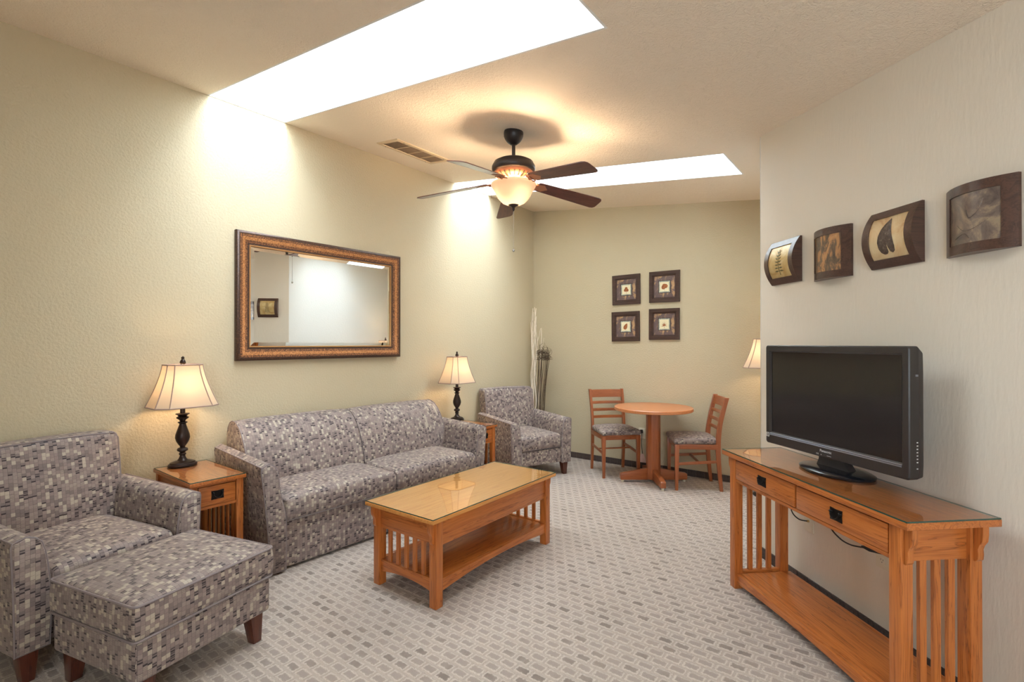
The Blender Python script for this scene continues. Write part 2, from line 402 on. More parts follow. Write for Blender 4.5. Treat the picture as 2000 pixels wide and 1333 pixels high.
# ------------------------------------------------------------ room shell
TH = R(44); WU = Vector((math.sin(TH), -math.cos(TH), 0)); WN = Vector((-math.cos(TH), -math.sin(TH), 0))
W0 = Vector((-0.716, 3.537, 0)); YR = -1.7
def wp(s_, z, off=0.0):
    p = W0 + WU*s_ + WN*off; return Vector((p.x, p.y, z))
SEND = (W0.y - YR) / math.cos(TH)
W1 = wp(SEND, 0)
XR = W1.x
struct(box(XL-0.15, XR+0.3, YR-0.15, YB+0.15, -0.08, 0).build('floor', M['carpet'], smooth=0))
struct(box(XL-0.15, XL, YR-0.15, YB+0.15, 0, 4.0).build('wall_left', M['olive'], smooth=0))
struct(box(XL, -0.45, YB, YB+0.15, 0, 3.2).build('wall_back', M['olive'], smooth=0))
b = W0 - WN*0.14
struct(MB().prism([(W0.x, W0.y), (W0.x, YB), (-0.45, YB), (b.x, b.y)], 'z', 0, 3.2).build('wall_alcove', M['well'], smooth=0))
e = W1 - WN*0.14
struct(MB().prism([(W0.x, W0.y), (b.x, b.y), (e.x, e.y), (W1.x, W1.y)], 'z', 0, 3.2).build('wall_right', M['beige'], bevel=0.008))
wr = MB(); x0, x1, z0, z1 = FILL_WIN
wr.box(XL, x0, YR-0.15, YR, 0, 3.2).box(x1, XR+0.2, YR-0.15, YR, 0, 3.2).box(x0, x1, YR-0.15, YR, 0, z0).box(x0, x1, YR-0.15, YR, z1, 3.2)
struct(wr.build('wall_rear', M['beige'], smooth=0))
wf = struct(frame_loft(MB(), x1-x0, z1-z0, [(0, -0.1), (0, 0.02), (0.06, 0.02), (0.06, -0.1)], lambda u, v, t: ((x0+x1)/2+u, YR-t*0-0.05+t, (z0+z1)/2+v)).build('window_3', M['fill_winframe'], smooth=0))  # frame of the added window behind the camera, there for fill light
box((x0+x1)/2-0.02, (x0+x1)/2+0.02, YR-0.12, YR-0.06, z0+0.06, z1-0.06).build('fill_mullion', M['fill_winframe'], wf, smooth=0)
box(x0+0.05, x1-0.05, YR-0.1, YR-0.095, z0+0.05, z1-0.05).build('pane', M['pane'], wf, smooth=0)
# ceiling with the three openings
cm = MB(); ys = [YR-0.15]; T = 0.012
for a, bb in WELLS: ys += [a-T, bb+T]
ys.append(YB+0.15)
def slab(xa, xb, ya, yb):
    cm.prism([(xa, zc(xa)), (xb, zc(xb)), (xb, zc(xb)+0.06), (xa, zc(xa)+0.06)], 'y', ya, yb)
for i in range(len(ys)-1):
    if i % 2 == 0: slab(XL, XR+0.3, ys[i], ys[i+1])
    else: slab(SKYX+T, XR+0.3, ys[i], ys[i+1])
struct(cm.build('ceiling', M['ceil'], smooth=0))
for k, (a, bb) in enumerate(WELLS):
    root = struct(bpy.data.objects.new('window_%d' % (k+1), None)); C.objects.link(root)
    m = MB(); H = WELL_H
    side = [(XL, zc(XL)), (SKYX+T, zc(SKYX+T)), (SKYX+T, zc(SKYX+T)+H), (XL, zc(XL)+H)]
    m.prism(side, 'y', a-T, a); m.prism(side, 'y', bb, bb+T)
    m.prism([(SKYX, zc(SKYX)), (SKYX+T, zc(SKYX+T)), (SKYX+T, zc(SKYX)+H), (SKYX, zc(SKYX)+H)], 'y', a, bb)
    m.prism([(XL, zc(XL)), (XL+0.006, zc(XL+0.006)), (XL+0.006, zc(XL)+H), (XL, zc(XL)+H)], 'y', a, bb)
    m.build('shaft', M['well'], root, smooth=0)
    MB().prism([(XL, zc(XL)+H), (SKYX+T, zc(SKYX+T)+H), (SKYX+T, zc(SKYX+T)+H+0.006), (XL, zc(XL)+H+0.006)], 'y', a-T, bb+T).build('pane', M['pane'], root, smooth=0)
# carpet-strip baseboards: backing plus single pieces
def baseboard(name, p0, p1, nrm, pieces=True):
    p0, p1, nrm = Vector(p0), Vector(p1), Vector(nrm); L = (p1-p0).length; d = (p1-p0)/L; h = 0.066
    root = struct(MB().loft([[p0 + d*t, p0 + d*t + nrm*0.004, p0 + d*t + nrm*0.004 + Vector((0, 0, h)), p0 + d*t + Vector((0, 0, h))] for t in (0, L)]).build(name, M['strip_back'], smooth=0))
    n = int(L/0.088); me = None
    if not pieces: n = 0
    for i in range(n):
        q = p0 + d*(i*0.088 + 0.002)
        if me is None:
            o = MB().loft([[d*t, d*t + nrm*0.009, d*t + nrm*0.009 + Vector((0, 0, h)), d*t + Vector((0, 0, h))] for t in (0, 0.084)]).build('carpet_tile', M['strip'], root, bevel=0.001, seg=1)
            me = o.data
        else:
            o = bpy.data.objects.new('carpet_tile', me); C.objects.link(o); o.parent = root
        o.location = q
baseboard('baseboard_back', (XL+0.01, YB, 0), (W0.x-0.01, YB, 0), (0, -1, 0))
baseboard('baseboard_left', (XL, 0.3, 0), (XL, YB-0.01, 0), (1, 0, 0))
baseboard('baseboard_right', wp(0.005, 0), wp(3.0, 0), WN)
baseboard('baseboard_alcove', (W0.x, W0.y+0.01, 0), (W0.x, YB-0.01, 0), (-1, 0, 0))

# ------------------------------------------------------------ upholstered seating
def arm_profile(h, wt, wb, flare):
    """(inward, z) outline of an arm front: outer edge leans out at the top, inner top rounded"""
    pts = [(flare, 0.0), (flare*0.95, h*0.2), (flare*0.75, h*0.45), (flare*0.35, h*0.75), (0.0, h*0.97), (0.004, h)]
    inner = [(wt*0.45, h*1.03), (wt*0.75, h*1.005), (wt*0.96, h*0.955), (wt*1.06, h*0.88), (wt*1.16, h*0.74), (flare+wb*0.99, h*0.5), (flare+wb, h*0.25), (flare+wb*0.97, 0.0)]
    return pts + inner
def add_arm(t, side, half, xf, xb, z0, h, wt, wb, flare, rise, nm='arm'):
    """side -1: low-y arm, +1: high-y arm"""
    prof = [(side*(half - d), z) for d, z in arm_profile(h, wt, wb, flare)]
    def ring(x, shr=0.0):
        k = (xf-x)/(xf-xb)
        cy = sum(p[0] for p in prof)/len(prof); cz = h*0.5
        return [(x, cy + (y-cy)*(1-shr), z0 + max(0.0, cz + (z-cz)*(1-shr*0.3)) + rise*k*(z/h)**2) for y, z in prof]
    m = MB(); m.loft([ring(xf, 0.10), ring(xf-0.004, 0.04), ring(xf-0.012, 0.0)] + [ring(xf-0.012-(xf-xb-0.02)*i/8) for i in range(1, 8)] + [ring(xb, 0.02)])
    a = m.build(nm, M['fabric'], t, smooth=40)
    r = ring(xf-0.012); MB().tube([Vector(p) + Vector((0.004, 0, 0)) for p in r], 0.0042, 6, closed=True).build('piping', M['piping'], a)
    top = [Vector(ring(xf-0.012-(xf-xb-0.02)*i/10)[5]) for i in range(11)]
    MB().tube(top, 0.004, 6).build('piping', M['piping'], a)
def leg_mb(x, y, z0, z1, st, sb, dx=0, dy=0):
    return MB().loft([[(x+dx+i*sb, y+dy+j*sb, z0) for i, j in ((-1, -1), (1, -1), (1, 1), (-1, 1))], [(x+i*st, y+j*st, z1) for i, j in ((-1, -1), (1, -1), (1, 1), (-1, 1))]])
def rounded_loop(x0, x1, y0, y1, r, z, n=5):
    out = []
    for cx, cy, a0 in ((x1-r, y1-r, 0), (x0+r, y1-r, 90), (x0+r, y0+r, 180), (x1-r, y0+r, 270)):
        for k in range(n+1):
            a = R(a0 + 90*k/n); out.append((cx + r*math.cos(a), cy + r*math.sin(a), z))
    return out

def armchair(label, loc, rz, group):
    t = thing('armchair', label, 'armchair', loc, rz, group)
    H = 0.38; xf, xb = 0.36, -0.31
    for s_ in (-1, 1): add_arm(t, s_, H, xf, xb, 0.13, 0.45, 0.10, 0.115, 0.012, 0.03)
    # base and front rail
    MB().soft(-0.33, 0.335, -0.262, 0.262, 0.135, 0.285, 0.012, n=(6, 8, 2)).build('seat_base', M['fabric'], t)
    def crown(x, y, z):
        if z > 0.36:
            k = max(0, 1-(y/0.27)**4) * max(0, 1-((x-0.0)/0.4)**4); z += 0.028*k
        if x > 0.3: x += 0.012*(1-abs(2*(z-0.365)/0.16)**2)
        return x, y, z
    cu = MB().soft(-0.22, 0.345, -0.25, 0.25, 0.288, 0.425, 0.03, crown, n=(10, 10, 3)).build('seat_cushion', M['fabric'], t)
    MB().tube([Vector(crown(x, y, z)) for x, y, z in rounded_loop(-0.21, 0.337, -0.246, 0.246, 0.03, 0.298)], 0.004, 6, closed=True).build('piping', M['piping'], cu)
    # raked back: thicker at the foot, rolls over the top
    def rake(x, y, z):
        k = (z-0.14)/(0.882-0.14)
        x2 = x - 0.07*k**1.2
        if x > -0.22: x2 += 0.03*math.sin(PI*min(1, max(0, k)))*max(0, 1-(y/0.4)**2)
        y2 = y*(1 + 0.035*k)
        return x2, y2, z - 0.008*(y/0.3)**2*(k > 0.9)
    bk = MB().soft(-0.335, -0.19, -0.312, 0.312, 0.14, 0.882, 0.032, rake, n=(3, 12, 12)).build('backrest', M['fabric'], t)
    lp = []
    for y, z in [(-0.304, 0.55), (-0.304, 0.7), (-0.304, 0.846), (-0.286, 0.873), (-0.15, 0.875), (0, 0.875), (0.15, 0.875), (0.286, 0.873), (0.304, 0.846), (0.304, 0.7), (0.304, 0.55)]:
        lp.append(rake(-0.199, y, z))
    MB().tube(lp, 0.0045, 6).build('piping', M['piping'], bk)
    for x, y, dx in ((0.30, -0.315, 0.012), (0.30, 0.315, 0.012), (-0.29, -0.29, -0.02), (-0.29, 0.29, -0.02)):
        leg_mb(x, y, 0, 0.14, 0.034, 0.02, dx, 0).build('leg', M['darkleg'], t, bevel=0.003)
    return t
armchair('grey mosaic fabric armchair with ottoman pushed against its seat, in the left foreground', (-3.185, 0.645, 0), R(13.5), 'patterned armchairs')
armchair('grey mosaic fabric armchair in the far corner, in front of the dried branches', (-3.205, 4.325, 0), R(-19), 'patterned armchairs')

# ottoman
t = thing('ottoman', 'grey mosaic fabric ottoman with tapered dark legs in front of the left armchair', 'ottoman', (-2.513, 0.82, 0), R(14.3))
MB().soft(-0.270, 0.270, -0.290, 0.290, 0.13, 0.285, 0.018, n=(6, 6, 3)).build('seat_base', M['fabric'], t)
def ocr(x, y, z):
    b = 0.006*(1-abs(2*(z-0.355)/0.14)**2) if z < 0.424 else 0
    k = max(0, 1-(x/0.276)**2)*max(0, 1-(y/0.297)**2)
    if z > 0.38: z += 0.022*k**0.6
    return x*(1+b/0.28), y*(1+b/0.3), z
oc = MB().soft(-0.276, 0.276, -0.297, 0.297, 0.288, 0.425, 0.016, ocr, n=(10, 10, 3)).build('seat_cushion', M['fabric'], t)
for zz, gr in ((0.419, 0.0), (0.292, 0.0)):
    MB().tube([ocr(*p) for p in rounded_loop(-0.277, 0.277, -0.298, 0.298, 0.022, zz)], 0.0048, 6, closed=True).build('piping', M['piping'], oc)
for x, y in ((0.215, 0.235), (0.215, -0.235), (-0.215, 0.235), (-0.215, -0.235)):
    leg_mb(x, y, 0, 0.135, 0.032, 0.02, 0.012*(1 if x > 0 else -1), 0.004*(1 if y > 0 else -1)).build('leg', M['darkleg'], t, bevel=0.003)

# sofa
t = thing('sofa', 'two-cushion sofa in grey mosaic fabric against the left wall below the mirror', 'sofa', (-2.875, 2.36, 0), R(-2.3))
SH = 0.95
for s_ in (-1, 1): add_arm(t, s_, SH, 0.0, -0.72, 0.015, 0.63, 0.095, 0.10, 0.048, 0.03)
MB().soft(-0.70, -0.030, -0.815, 0.815, 0.015, 0.295, 0.014, n=(4, 16, 3)).build('seat_base', M['fabric'], t)
for s_ in (-1, 1):
    y0, y1 = (-0.808, -0.003) if s_ < 0 else (0.003, 0.808)
    yc = (y0+y1)/2
    def crn(x, y, z, yc=yc):
        k = max(0, 1-((y-yc)/0.405)**6)*max(0, 1-((x+0.28)/0.34)**4)
        if z > 0.37: z += 0.03*k
        if x > -0.06: x += 0.014*(1-abs(2*(z-0.375)/0.15)**2)
        if x > -0.1: z -= 0.0; y += 0.0025*math.sin(z*260)*(abs(abs(y-yc)-0.4) < 0.03)
        return x, y, z
    cu = MB().soft(-0.56, 0.0, y0, y1, 0.298, 0.44, 0.026, crn, n=(10, 12, 3)).build('seat_cushion', M['fabric'], t)
    MB().tube([crn(x, y, z) for x, y, z in rounded_loop(-0.55, -0.004, y0+0.004, y1-0.004, 0.03, 0.306)], 0.004, 6, closed=True).build('piping', M['piping'], cu)
    # back section: rolled D-shaped profile with flat ends
    ya, yb = (-0.862, -0.002) if s_ < 0 else (0.002, 0.862); ym = (ya+yb)/2
    prof = [(-0.66, 0.30), (-0.40, 0.30), (-0.398, 0.40), (-0.402, 0.46), (-0.412, 0.52), (-0.432, 0.59), (-0.458, 0.66), (-0.492, 0.725), (-0.532, 0.78), (-0.575, 0.818), (-0.62, 0.838), (-0.665, 0.842), (-0.705, 0.828), (-0.735, 0.795), (-0.750, 0.74), (-0.752, 0.60), (-0.752, 0.30)]
    def bring(y, shr, prof=prof, ym=ym):
        cr = 0.010*(1-((y-ym)/0.43)**4)
        return [(-0.59+(x+0.59)*(1-shr) + cr*(x > -0.55)*(z > 0.42), y, 0.55+(z-0.55)*(1-shr*0.8) + cr*(z > 0.7)) for x, z in prof]
    yl = [ya, ya+0.003, ya+0.010] + [ya+0.03+(yb-ya-0.06)*q/10 for q in range(11)] + [yb-0.010, yb-0.003, yb]
    bo = MB().loft([bring(y, 0.05 if n_ in (0, len(yl)-1) else 0.018 if n_ in (1, len(yl)-2) else 0.0) for n_, y in enumerate(yl)]).build('back_cushion', M['fabric'], t, smooth=35)
    ye = ya+0.007 if s_ < 0 else yb-0.007
    MB().tube([Vector(q) for q in bring(ye, -0.002)[3:15]], 0.0044, 6).build('piping', M['piping'], bo)
    if s_ > 0: MB().tube([Vector(q) for q in bring(0.0, 0.0)[3:14]], 0.0016, 6).build('seam_piping', M['piping'], bo)
MB().soft(-0.75, -0.62, -0.84, 0.84, 0.03, 0.42, 0.02, n=(2, 8, 4)).build('back_frame', M['fabric'], t)

# ------------------------------------------------------------ mission style oak tables
def corbel(x, y, ztop, dx, dy, h=0.12, d=0.032, th=0.022):
    """S-curve bracket: leans out along (dx,dy) from the leg face at (x,y)"""
    prof = [(0, 0), (d, 0), (d, -h*0.25), (d*0.92, -h*0.42), (d*0.6, -h*0.55), (d*0.45, -h*0.66), (d*0.5, -h*0.8), (d*0.45, -h*0.93), (d*0.2, -h), (0, -h)]
    m = MB(); px, py = -dy, dx
    m.loft([[(x + dx*a + px*k*th/2, y + dy*a + py*k*th/2, ztop + b_) for a, b_ in prof] for k in (-1, 1)])
    return m
def arch_rail(m, axis, a, b, c0, c1, z0, z1, rise):
    """rail along axis from a to b with an arched underside"""
    n = 10; bot = [(a + (b-a)*i/n, z0 + rise*(1-(2*i/n-1)**2)) for i in range(n+1)]
    poly = bot + [(b, z1), (a, z1)]
    if axis == 'y': m.prism(poly, 'x', c0, c1)
    else: m.prism(poly, 'y', c0, c1)
    return m
def glass_top(t, x0, x1, y0, y1, z, th=0.005):
    g = box(x0, x1, y0, y1, z, z+th)
    o = g.build('glass_top', M['glass'], t, smooth=0)
    e = MB()
    for i, (a, b_) in enumerate((((x0, y0), (x1, y0)), ((x1, y0), (x1, y1)), ((x1, y1), (x0, y1)), ((x0, y1), (x0, y0)))):
        d = Vector((b_[0]-a[0], b_[1]-a[1], 0)).normalized(); nn = Vector((d.y, -d.x, 0))*0.0008
        e.loft([[Vector((p[0], p[1], z)), Vector((p[0], p[1], z))+nn, Vector((p[0], p[1], z+th))+nn, Vector((p[0], p[1], z+th))] for p in (a, b_)])
    e.build('glass_edge', M['glassedge'], o, smooth=0)
    return o
def bail_pull(parent, x, y, z, nx, ny, w=0.066, h=0.05):
    """black plate with a drop bail; (nx,ny) is the outward direction"""
    px, py = -ny, nx
    P = lambda u, v, o: (x + px*u + nx*o, y + py*u + ny*o, z + v)
    m = MB(); out = [(-w/2, -h/2), (-w/2*0.94, 0), (-w/2, h/2), (0, h/2*0.92), (w/2, h/2), (w/2*0.94, 0), (w/2, -h/2), (0, -h/2*0.92)]
    m.loft([[P(u, v, 0) for u, v in out], [P(u, v, 0.004) for u, v in out]])
    hd = m.build('handle', M['iron'], parent, bevel=0.0008, seg=1)
    b_ = MB(); b_.tube([P(0.024*math.cos(R(a)), 0.010+0.026*math.sin(R(a)), 0.008 + 0.006*math.sin(R(-a))) for a in range(180, 361, 15)], 0.003, 8)
    b_.build('bail', M['iron'], hd)
    for s_ in (-1, 1): MB().lathe([(0.007, 0), (0.006, 0.006), (0.003, 0.009)], (0, 0, 0), 10).build('post', M['iron'], hd).matrix_local = Matrix.Translation(P(s_*0.024, 0.010, 0.004)) @ Vector((nx, ny, 0)).to_track_quat('Z', 'Y').to_matrix().to_4x4()
    return hd

# coffee table
t = thing('coffee_table', 'oak slatted coffee table with lower shelf and glass-covered top in front of the sofa', 'coffee table', (-2.148, 2.342, 0), R(1.2))
box(-0.272, 0.272, -0.589, 0.589, 0.452, 0.473).build('table_top', M['oaktop_y'], t, bevel=0.003)
glass_top(t, -0.270, 0.270, -0.587, 0.587, 0.4735)
for x in (-1, 1):
    for y in (-1, 1):
        box(min(x*0.250, x*0.200), max(x*0.250, x*0.200), min(y*0.545, y*0.495), max(y*0.545, y*0.495), 0, 0.452).build('leg', M['oak_z'], t, bevel=0.003)
        corbel(x*0.225, y*0.545, 0.452, 0, y).build('corbel', M['oak_z'], t, bevel=0.001, seg=1)
for y in (-1, 1):
    box(-0.2, 0.2, y*0.52-0.011, y*0.52+0.011, 0.325, 0.452).build('end_apron', M['oak_x'], t, bevel=0.002)
    arch_rail(MB(), 'x', -0.2, 0.2, y*0.52-0.012, y*0.52+0.012, 0.075, 0.145, 0.022).build('end_rail', M['oak_x'], t, bevel=0.002)
    for i in range(5):
        x = -0.133 + 0.0665*i
        box(x-0.0125, x+0.0125, y*0.52-0.007, y*0.52+0.007, 0.145, 0.325).build('slat', M['oak_z'], t, bevel=0.001, seg=1)
for x in (-1, 1):
    box(x*0.228-0.011, x*0.228+0.011, -0.495, 0.495, 0.315, 0.452).build('side_apron', M['oak_y'], t, bevel=0.002)
    arch_rail(MB(), 'y', -0.495, 0.495, x*0.228-0.012, x*0.228+0.012, 0.075, 0.14, 0.03).build('shelf_rail', M['oak_y'], t, bevel=0.002)
box(-0.216, 0.216, -0.508, 0.508, 0.118, 0.138).build('shelf', M['oak_y'], t, bevel=0.002)

# end tables (drawer faces +x)
def end_table(label, loc, rz):
    t = thing('end_table', label, 'end table', loc, rz, 'oak end tables beside the sofa')
    box(-0.278, 0.278, -0.148, 0.148, 0.588, 0.608).build('table_top', M['oak_x'], t, bevel=0.003)
    glass_top(t, -0.275, 0.275, -0.145, 0.145, 0.6085)
    for x in (-1, 1):
        for y in (-1, 1):
            box(min(x*0.258, x*0.220), max(x*0.258, x*0.220), min(y*0.140, y*0.102), max(y*0.140, y*0.102), 0, 0.588).build('leg', M['oak_z'], t, bevel=0.002)
    for y in (-1, 1):
        box(-0.22, 0.22, y*0.121-0.009, y*0.121+0.009, 0.455, 0.588).build('side_apron', M['oak_x'], t, bevel=0.002)
        box(-0.22, 0.22, y*0.121-0.01, y*0.121+0.01, 0.10, 0.15).build('side_rail', M['oak_x'], t, bevel=0.002)
        for i in range(6):
            x = -0.165 + 0.066*i
            box(x-0.011, x+0.011, y*0.121-0.006, y*0.121+0.006, 0.15, 0.455).build('slat', M['oak_z'], t, bevel=0.001, seg=1)
    box(-0.25, -0.23, -0.102, 0.102, 0.455, 0.588).build('back_apron', M['oak_y'], t, bevel=0.002)
    for i in range(3): box(-0.246, -0.234, -0.061+0.05*i, -0.039+0.05*i, 0.12, 0.455).build('slat', M['oak_z'], t, bevel=0.001, seg=1)
    box(-0.235, 0.235, -0.112, 0.112, 0.12, 0.137).build('shelf', M['oak_x'], t, bevel=0.002)
    for q0, q1 in ((0.573, 0.588), (0.445, 0.462)): box(0.232, 0.25, -0.102, 0.102, q0, q1).build('front_rail', M['oak_y'], t, bevel=0.001, seg=1)
    d = box(0.235, 0.256, -0.097, 0.097, 0.464, 0.571).build('drawer', M['oak_y'], t, bevel=0.003)
    bail_pull(d, 0.256, 0.0, 0.518, 1, 0)
    return t
end_table('oak end table with drawer between the left armchair and the sofa', (-3.305, 1.228, 0), R(0))
end_table('oak end table half hidden between the sofa and the corner armchair', (-3.275, 3.50, 0), R(0))

# console table
CR = R(-46)
t = thing('console_table', 'long oak console table with two drawers and slatted ends under the television', 'console table', (-0.272, 2.728, 0), CR)
HL, HD = 0.60, 0.182
box(-HL, HL, -HD, HD, 0.732, 0.757).build('table_top', M['oak_x'], t, bevel=0.003)
glass_top(t, -HL+0.002, HL-0.002, -HD+0.002, HD-0.002, 0.7575)
for x in (-1, 1):
    for y in (-1, 1):
        box(min(x*0.552, x*0.503), max(x*0.552, x*0.503), min(y*0.160, y*0.112), max(y*0.160, y*0.112), 0, 0.732).build('leg', M['oak_z'], t, bevel=0.003)
        corbel(x*0.552, y*0.136, 0.732, x, 0, 0.135, 0.034, 0.024).build('corbel', M['oak_z'], t, bevel=0.001, seg=1)
    box(x*0.528-0.011, x*0.528+0.011, -0.112, 0.112, 0.60, 0.732).build('end_apron', M['oak_y'], t, bevel=0.002)
    box(x*0.528-0.012, x*0.528+0.012, -0.112, 0.112, 0.045, 0.095).build('end_rail', M['oak_y'], t, bevel=0.002)
    for i in range(3):
        y = -0.056 + 0.056*i
        box(x*0.528-0.008, x*0.528+0.008, y-0.013, y+0.013, 0.095, 0.60).build('slat', M['oak_z'], t, bevel=0.001, seg=1)
arch_rail(MB(), 'x', -0.503, 0.503, -0.148, -0.124, 0.03, 0.085, 0.022).build('shelf_rail', M['oak_x'], t, bevel=0.002)
arch_rail(MB(), 'x', -0.503, 0.503, 0.146, 0.170, 0.03, 0.085, 0.022).build('shelf_rail', M['oak_x'], t, bevel=0.002)
box(-0.502, 0.502, -0.124, 0.146, 0.066, 0.086).build('shelf', M['oak_x'], t, bevel=0.002)
box(-0.503, 0.503, 0.126, 0.146, 0.60, 0.732).build('back_apron', M['oak_x'], t, bevel=0.002)
for q in ((-0.503, 0.503, -0.152, -0.13, 0.595, 0.612), (-0.503, 0.503, -0.152, -0.13, 0.72, 0.732), (-0.005, 0.005, -0.148, -0.13, 0.612, 0.72)):
    box(*q).build('drawer_rail', M['oak_x'], t, bevel=0.001, seg=1)
for x0_, x1_ in ((-0.497, -0.006), (0.006, 0.497)):
    d = box(x0_, x1_, -0.158, -0.135, 0.615, 0.718).build('drawer', M['oak_x'], t, bevel=0.003)
    bail_pull(d, (x0_+x1_)/2, -0.158, 0.668, 0, -1)

# ------------------------------------------------------------ television on the console
def text_mesh(s_, size, depth, name, mat, parent, mtx):
    cu = bpy.data.curves.new(name, 'FONT'); cu.body = s_; cu.size = size; cu.extrude = depth; cu.align_x = 'CENTER'; cu.align_y = 'CENTER'; cu.resolution_u = 3
    o = bpy.data.objects.new(name, cu); C.objects.link(o)
    me = bpy.data.meshes.new_from_object(o.evaluated_get(bpy.context.evaluated_depsgraph_get()))
    bpy.data.objects.remove(o); me.materials.append(mat)
    o2 = bpy.data.objects.new(name, me); C.objects.link(o2); o2.parent = parent; o2.matrix_local = mtx
    return o2
TVR = math.atan2(-0.646, 0.763)
t = thing('television', 'black flat screen television on an oval stand on top of the console table', 'television', (-0.258, 2.790, 0.7635), TVR)
W, Z0, Z1 = 0.40, 0.068, 0.595; yf = -0.035
plane = lambda zc_: (lambda u, v, o: (u, yf - o, zc_ + v))
cz_ = (Z0+Z1)/2; hh = Z1-Z0
bz = MB(); lx, rx, tz, bzz = 0.036, 0.036, 0.036, 0.062
def rr(x0, x1, z0, z1, r, y, n=4):
    out = []
    for cx, cy, a0 in ((x1-r, z1-r, 0), (x0+r, z1-r, 90), (x0+r, z0+r, 180), (x1-r, z0+r, 270)):
        for k in range(n+1):
            a = R(a0 + 90*k/n); out.append((cx + r*math.cos(a), y, cy + r*math.sin(a)))
    return out
ix0, ix1, iz0, iz1 = -W+lx, W-rx, Z0+bzz, Z1-tz
bz.loft([rr(-W, W, Z0, Z1, 0.012, yf+0.045), rr(-W, W, Z0, Z1, 0.012, yf+0.004), rr(-W+0.004, W-0.004, Z0+0.004, Z1-0.004, 0.01, yf),
         rr(ix0-0.008, ix1+0.008, iz0-0.008, iz1+0.008, 0.002, yf), rr(ix0, ix1, iz0, iz1, 0.002, yf+0.007), rr(ix0, ix1, iz0, iz1, 0.002, yf+0.02)], cap=False)
bez = bz.build('bezel', M['black'], t, smooth=30)
box(ix0-0.002, ix1+0.002, yf+0.010, yf+0.014, iz0-0.002, iz1+0.002).build('screen', M['screen'], t, smooth=0)
MB().loft([rr(-W, W, Z0, Z1, 0.012, yf+0.045), rr(-W+0.004, W-0.004, Z0+0.004, Z1-0.02, 0.012, yf+0.07), rr(-W+0.03, W-0.03, Z0+0.03, Z1-0.09, 0.02, yf+0.105)]).build('back_cover', M['black'], t, smooth=30)
for z_ in (iz0-0.010, iz0-0.017): box(ix0-0.004, ix1+0.004, yf-0.0012, yf+0.002, z_, z_+0.0045).build('silver_strip', M['silver'], t, bevel=0.0005, seg=1)
fm = lambda u, v, o=0.0012: Matrix.Translation((u, yf-o, v)) @ Matrix.Rotation(R(90), 4, 'X')
text_mesh('Panasonic', 0.017, 0.0003, 'lettering', M['whiteprint'], bez, fm(0.0, Z0+0.030))
text_mesh('C', 0.010, 0.0002, 'indicator', M['whiteprint'], bez, fm(-0.052, Z0+0.012))
text_mesh('R', 0.010, 0.0002, 'indicator', M['whiteprint'], bez, fm(-0.044, Z0+0.012))
text_mesh('x', 0.010, 0.0002, 'indicator', M['whiteprint'], bez, fm(-0.026, Z0+0.012))
box(0.006, 0.030, yf-0.0008, yf, Z0+0.011, Z0+0.0125).build('indicator', M['whiteprint'], bez, smooth=0)
lg = frame_loft(MB(), 0.020, 0.022, [(0, 0), (0, 0.0008), (0.003, 0.0008), (0.003, 0)], lambda u, v, o: (-W+0.016+u, yf-o, Z0+0.045+v)).build('emblem', M['whiteprint'], bez, smooth=0)
text_mesh('E', 0.013, 0.0003, 'emblem_letter', M['whiteprint'], lg, fm(-W+0.017, Z0+0.045))
for i in range(8):
    z_ = Z0+0.055+0.013*i + (0.0 if i else -0.012)
    box(W-0.0005, W+0.0015, yf+0.034, yf+0.040, z_, z_+0.004).build('side_button', M['whiteprint'], t, smooth=0)
box(W-0.0005, W+0.001, yf+0.03, yf+0.042, Z1-0.12, Z1-0.112).build('side_label', M['silver'], t, smooth=0)
st = MB().lathe([(0.001, 0.024), (0.3, 0.022), (0.7, 0.019), (0.94, 0.014), (1.0, 0.009), (0.985, 0.0), (0.001, 0.0)][::-1], (0, 0.02, 0), 48, 0.185, 0.118)
st.build('stand_base', M['tvbase'], t, smooth=50)
MB().loft([[(-0.095, 0.0, 0.018), (0.095, 0.0, 0.018), (0.075, 0.06, 0.018), (-0.075, 0.06, 0.018)], [(-0.075, -0.005, 0.05), (0.075, -0.005, 0.05), (0.06, 0.05, 0.05), (-0.06, 0.05, 0.05)], [(-0.07, -0.005, 0.12), (0.07, -0.005, 0.12), (0.06, 0.05, 0.12), (-0.06, 0.05, 0.12)]]).build('stand_neck', M['black'], t, bevel=0.004)

# ------------------------------------------------------------ lamps
def oct_ring(hx, hy, c, z):
    return [(hx, hy-c, z), (hx-c, hy, z), (-hx+c, hy, z), (-hx, hy-c, z), (-hx, -hy+c, z), (-hx+c, -hy, z), (hx-c, -hy, z), (hx, -hy+c, z)]
def shade(t, z0, h, hx, hy, c, tx, ty, tc):
    rings = []; n = 8
    for i in range(n+1):
        k = i/n; q = (1-k)**1.55*0.75 + (1-k)*0.25
        rings.append(oct_ring(tx+(hx-tx)*q, ty+(hy-ty)*q, tc+(c-tc)*q, z0+h*k))
    s_ = MB().loft(rings, cap=False).build('lamp_shade', M['shade'], t, smooth=0)
    for k in range(8): MB().tube([r[k] for r in rings], 0.0032, 6).build('seam_piping', M['shadetrim'], s_)
    for r in (rings[0], rings[-1]): MB().tube(r + [r[0]], 0.0042, 6).build('rim_trim', M['shadetrim'], s_)
    sp_ = MB()
    for a in (0, 2, 4, 6):
        p = (Vector(rings[-1][a]) + Vector(rings[-1][a+1]))/2 - Vector((0, 0, 0.004)); sp_.tube([p, (0, 0, p.z)], 0.0018, 5)
    sp_.build('shade_spider', M['brass'], s_)
    return s_
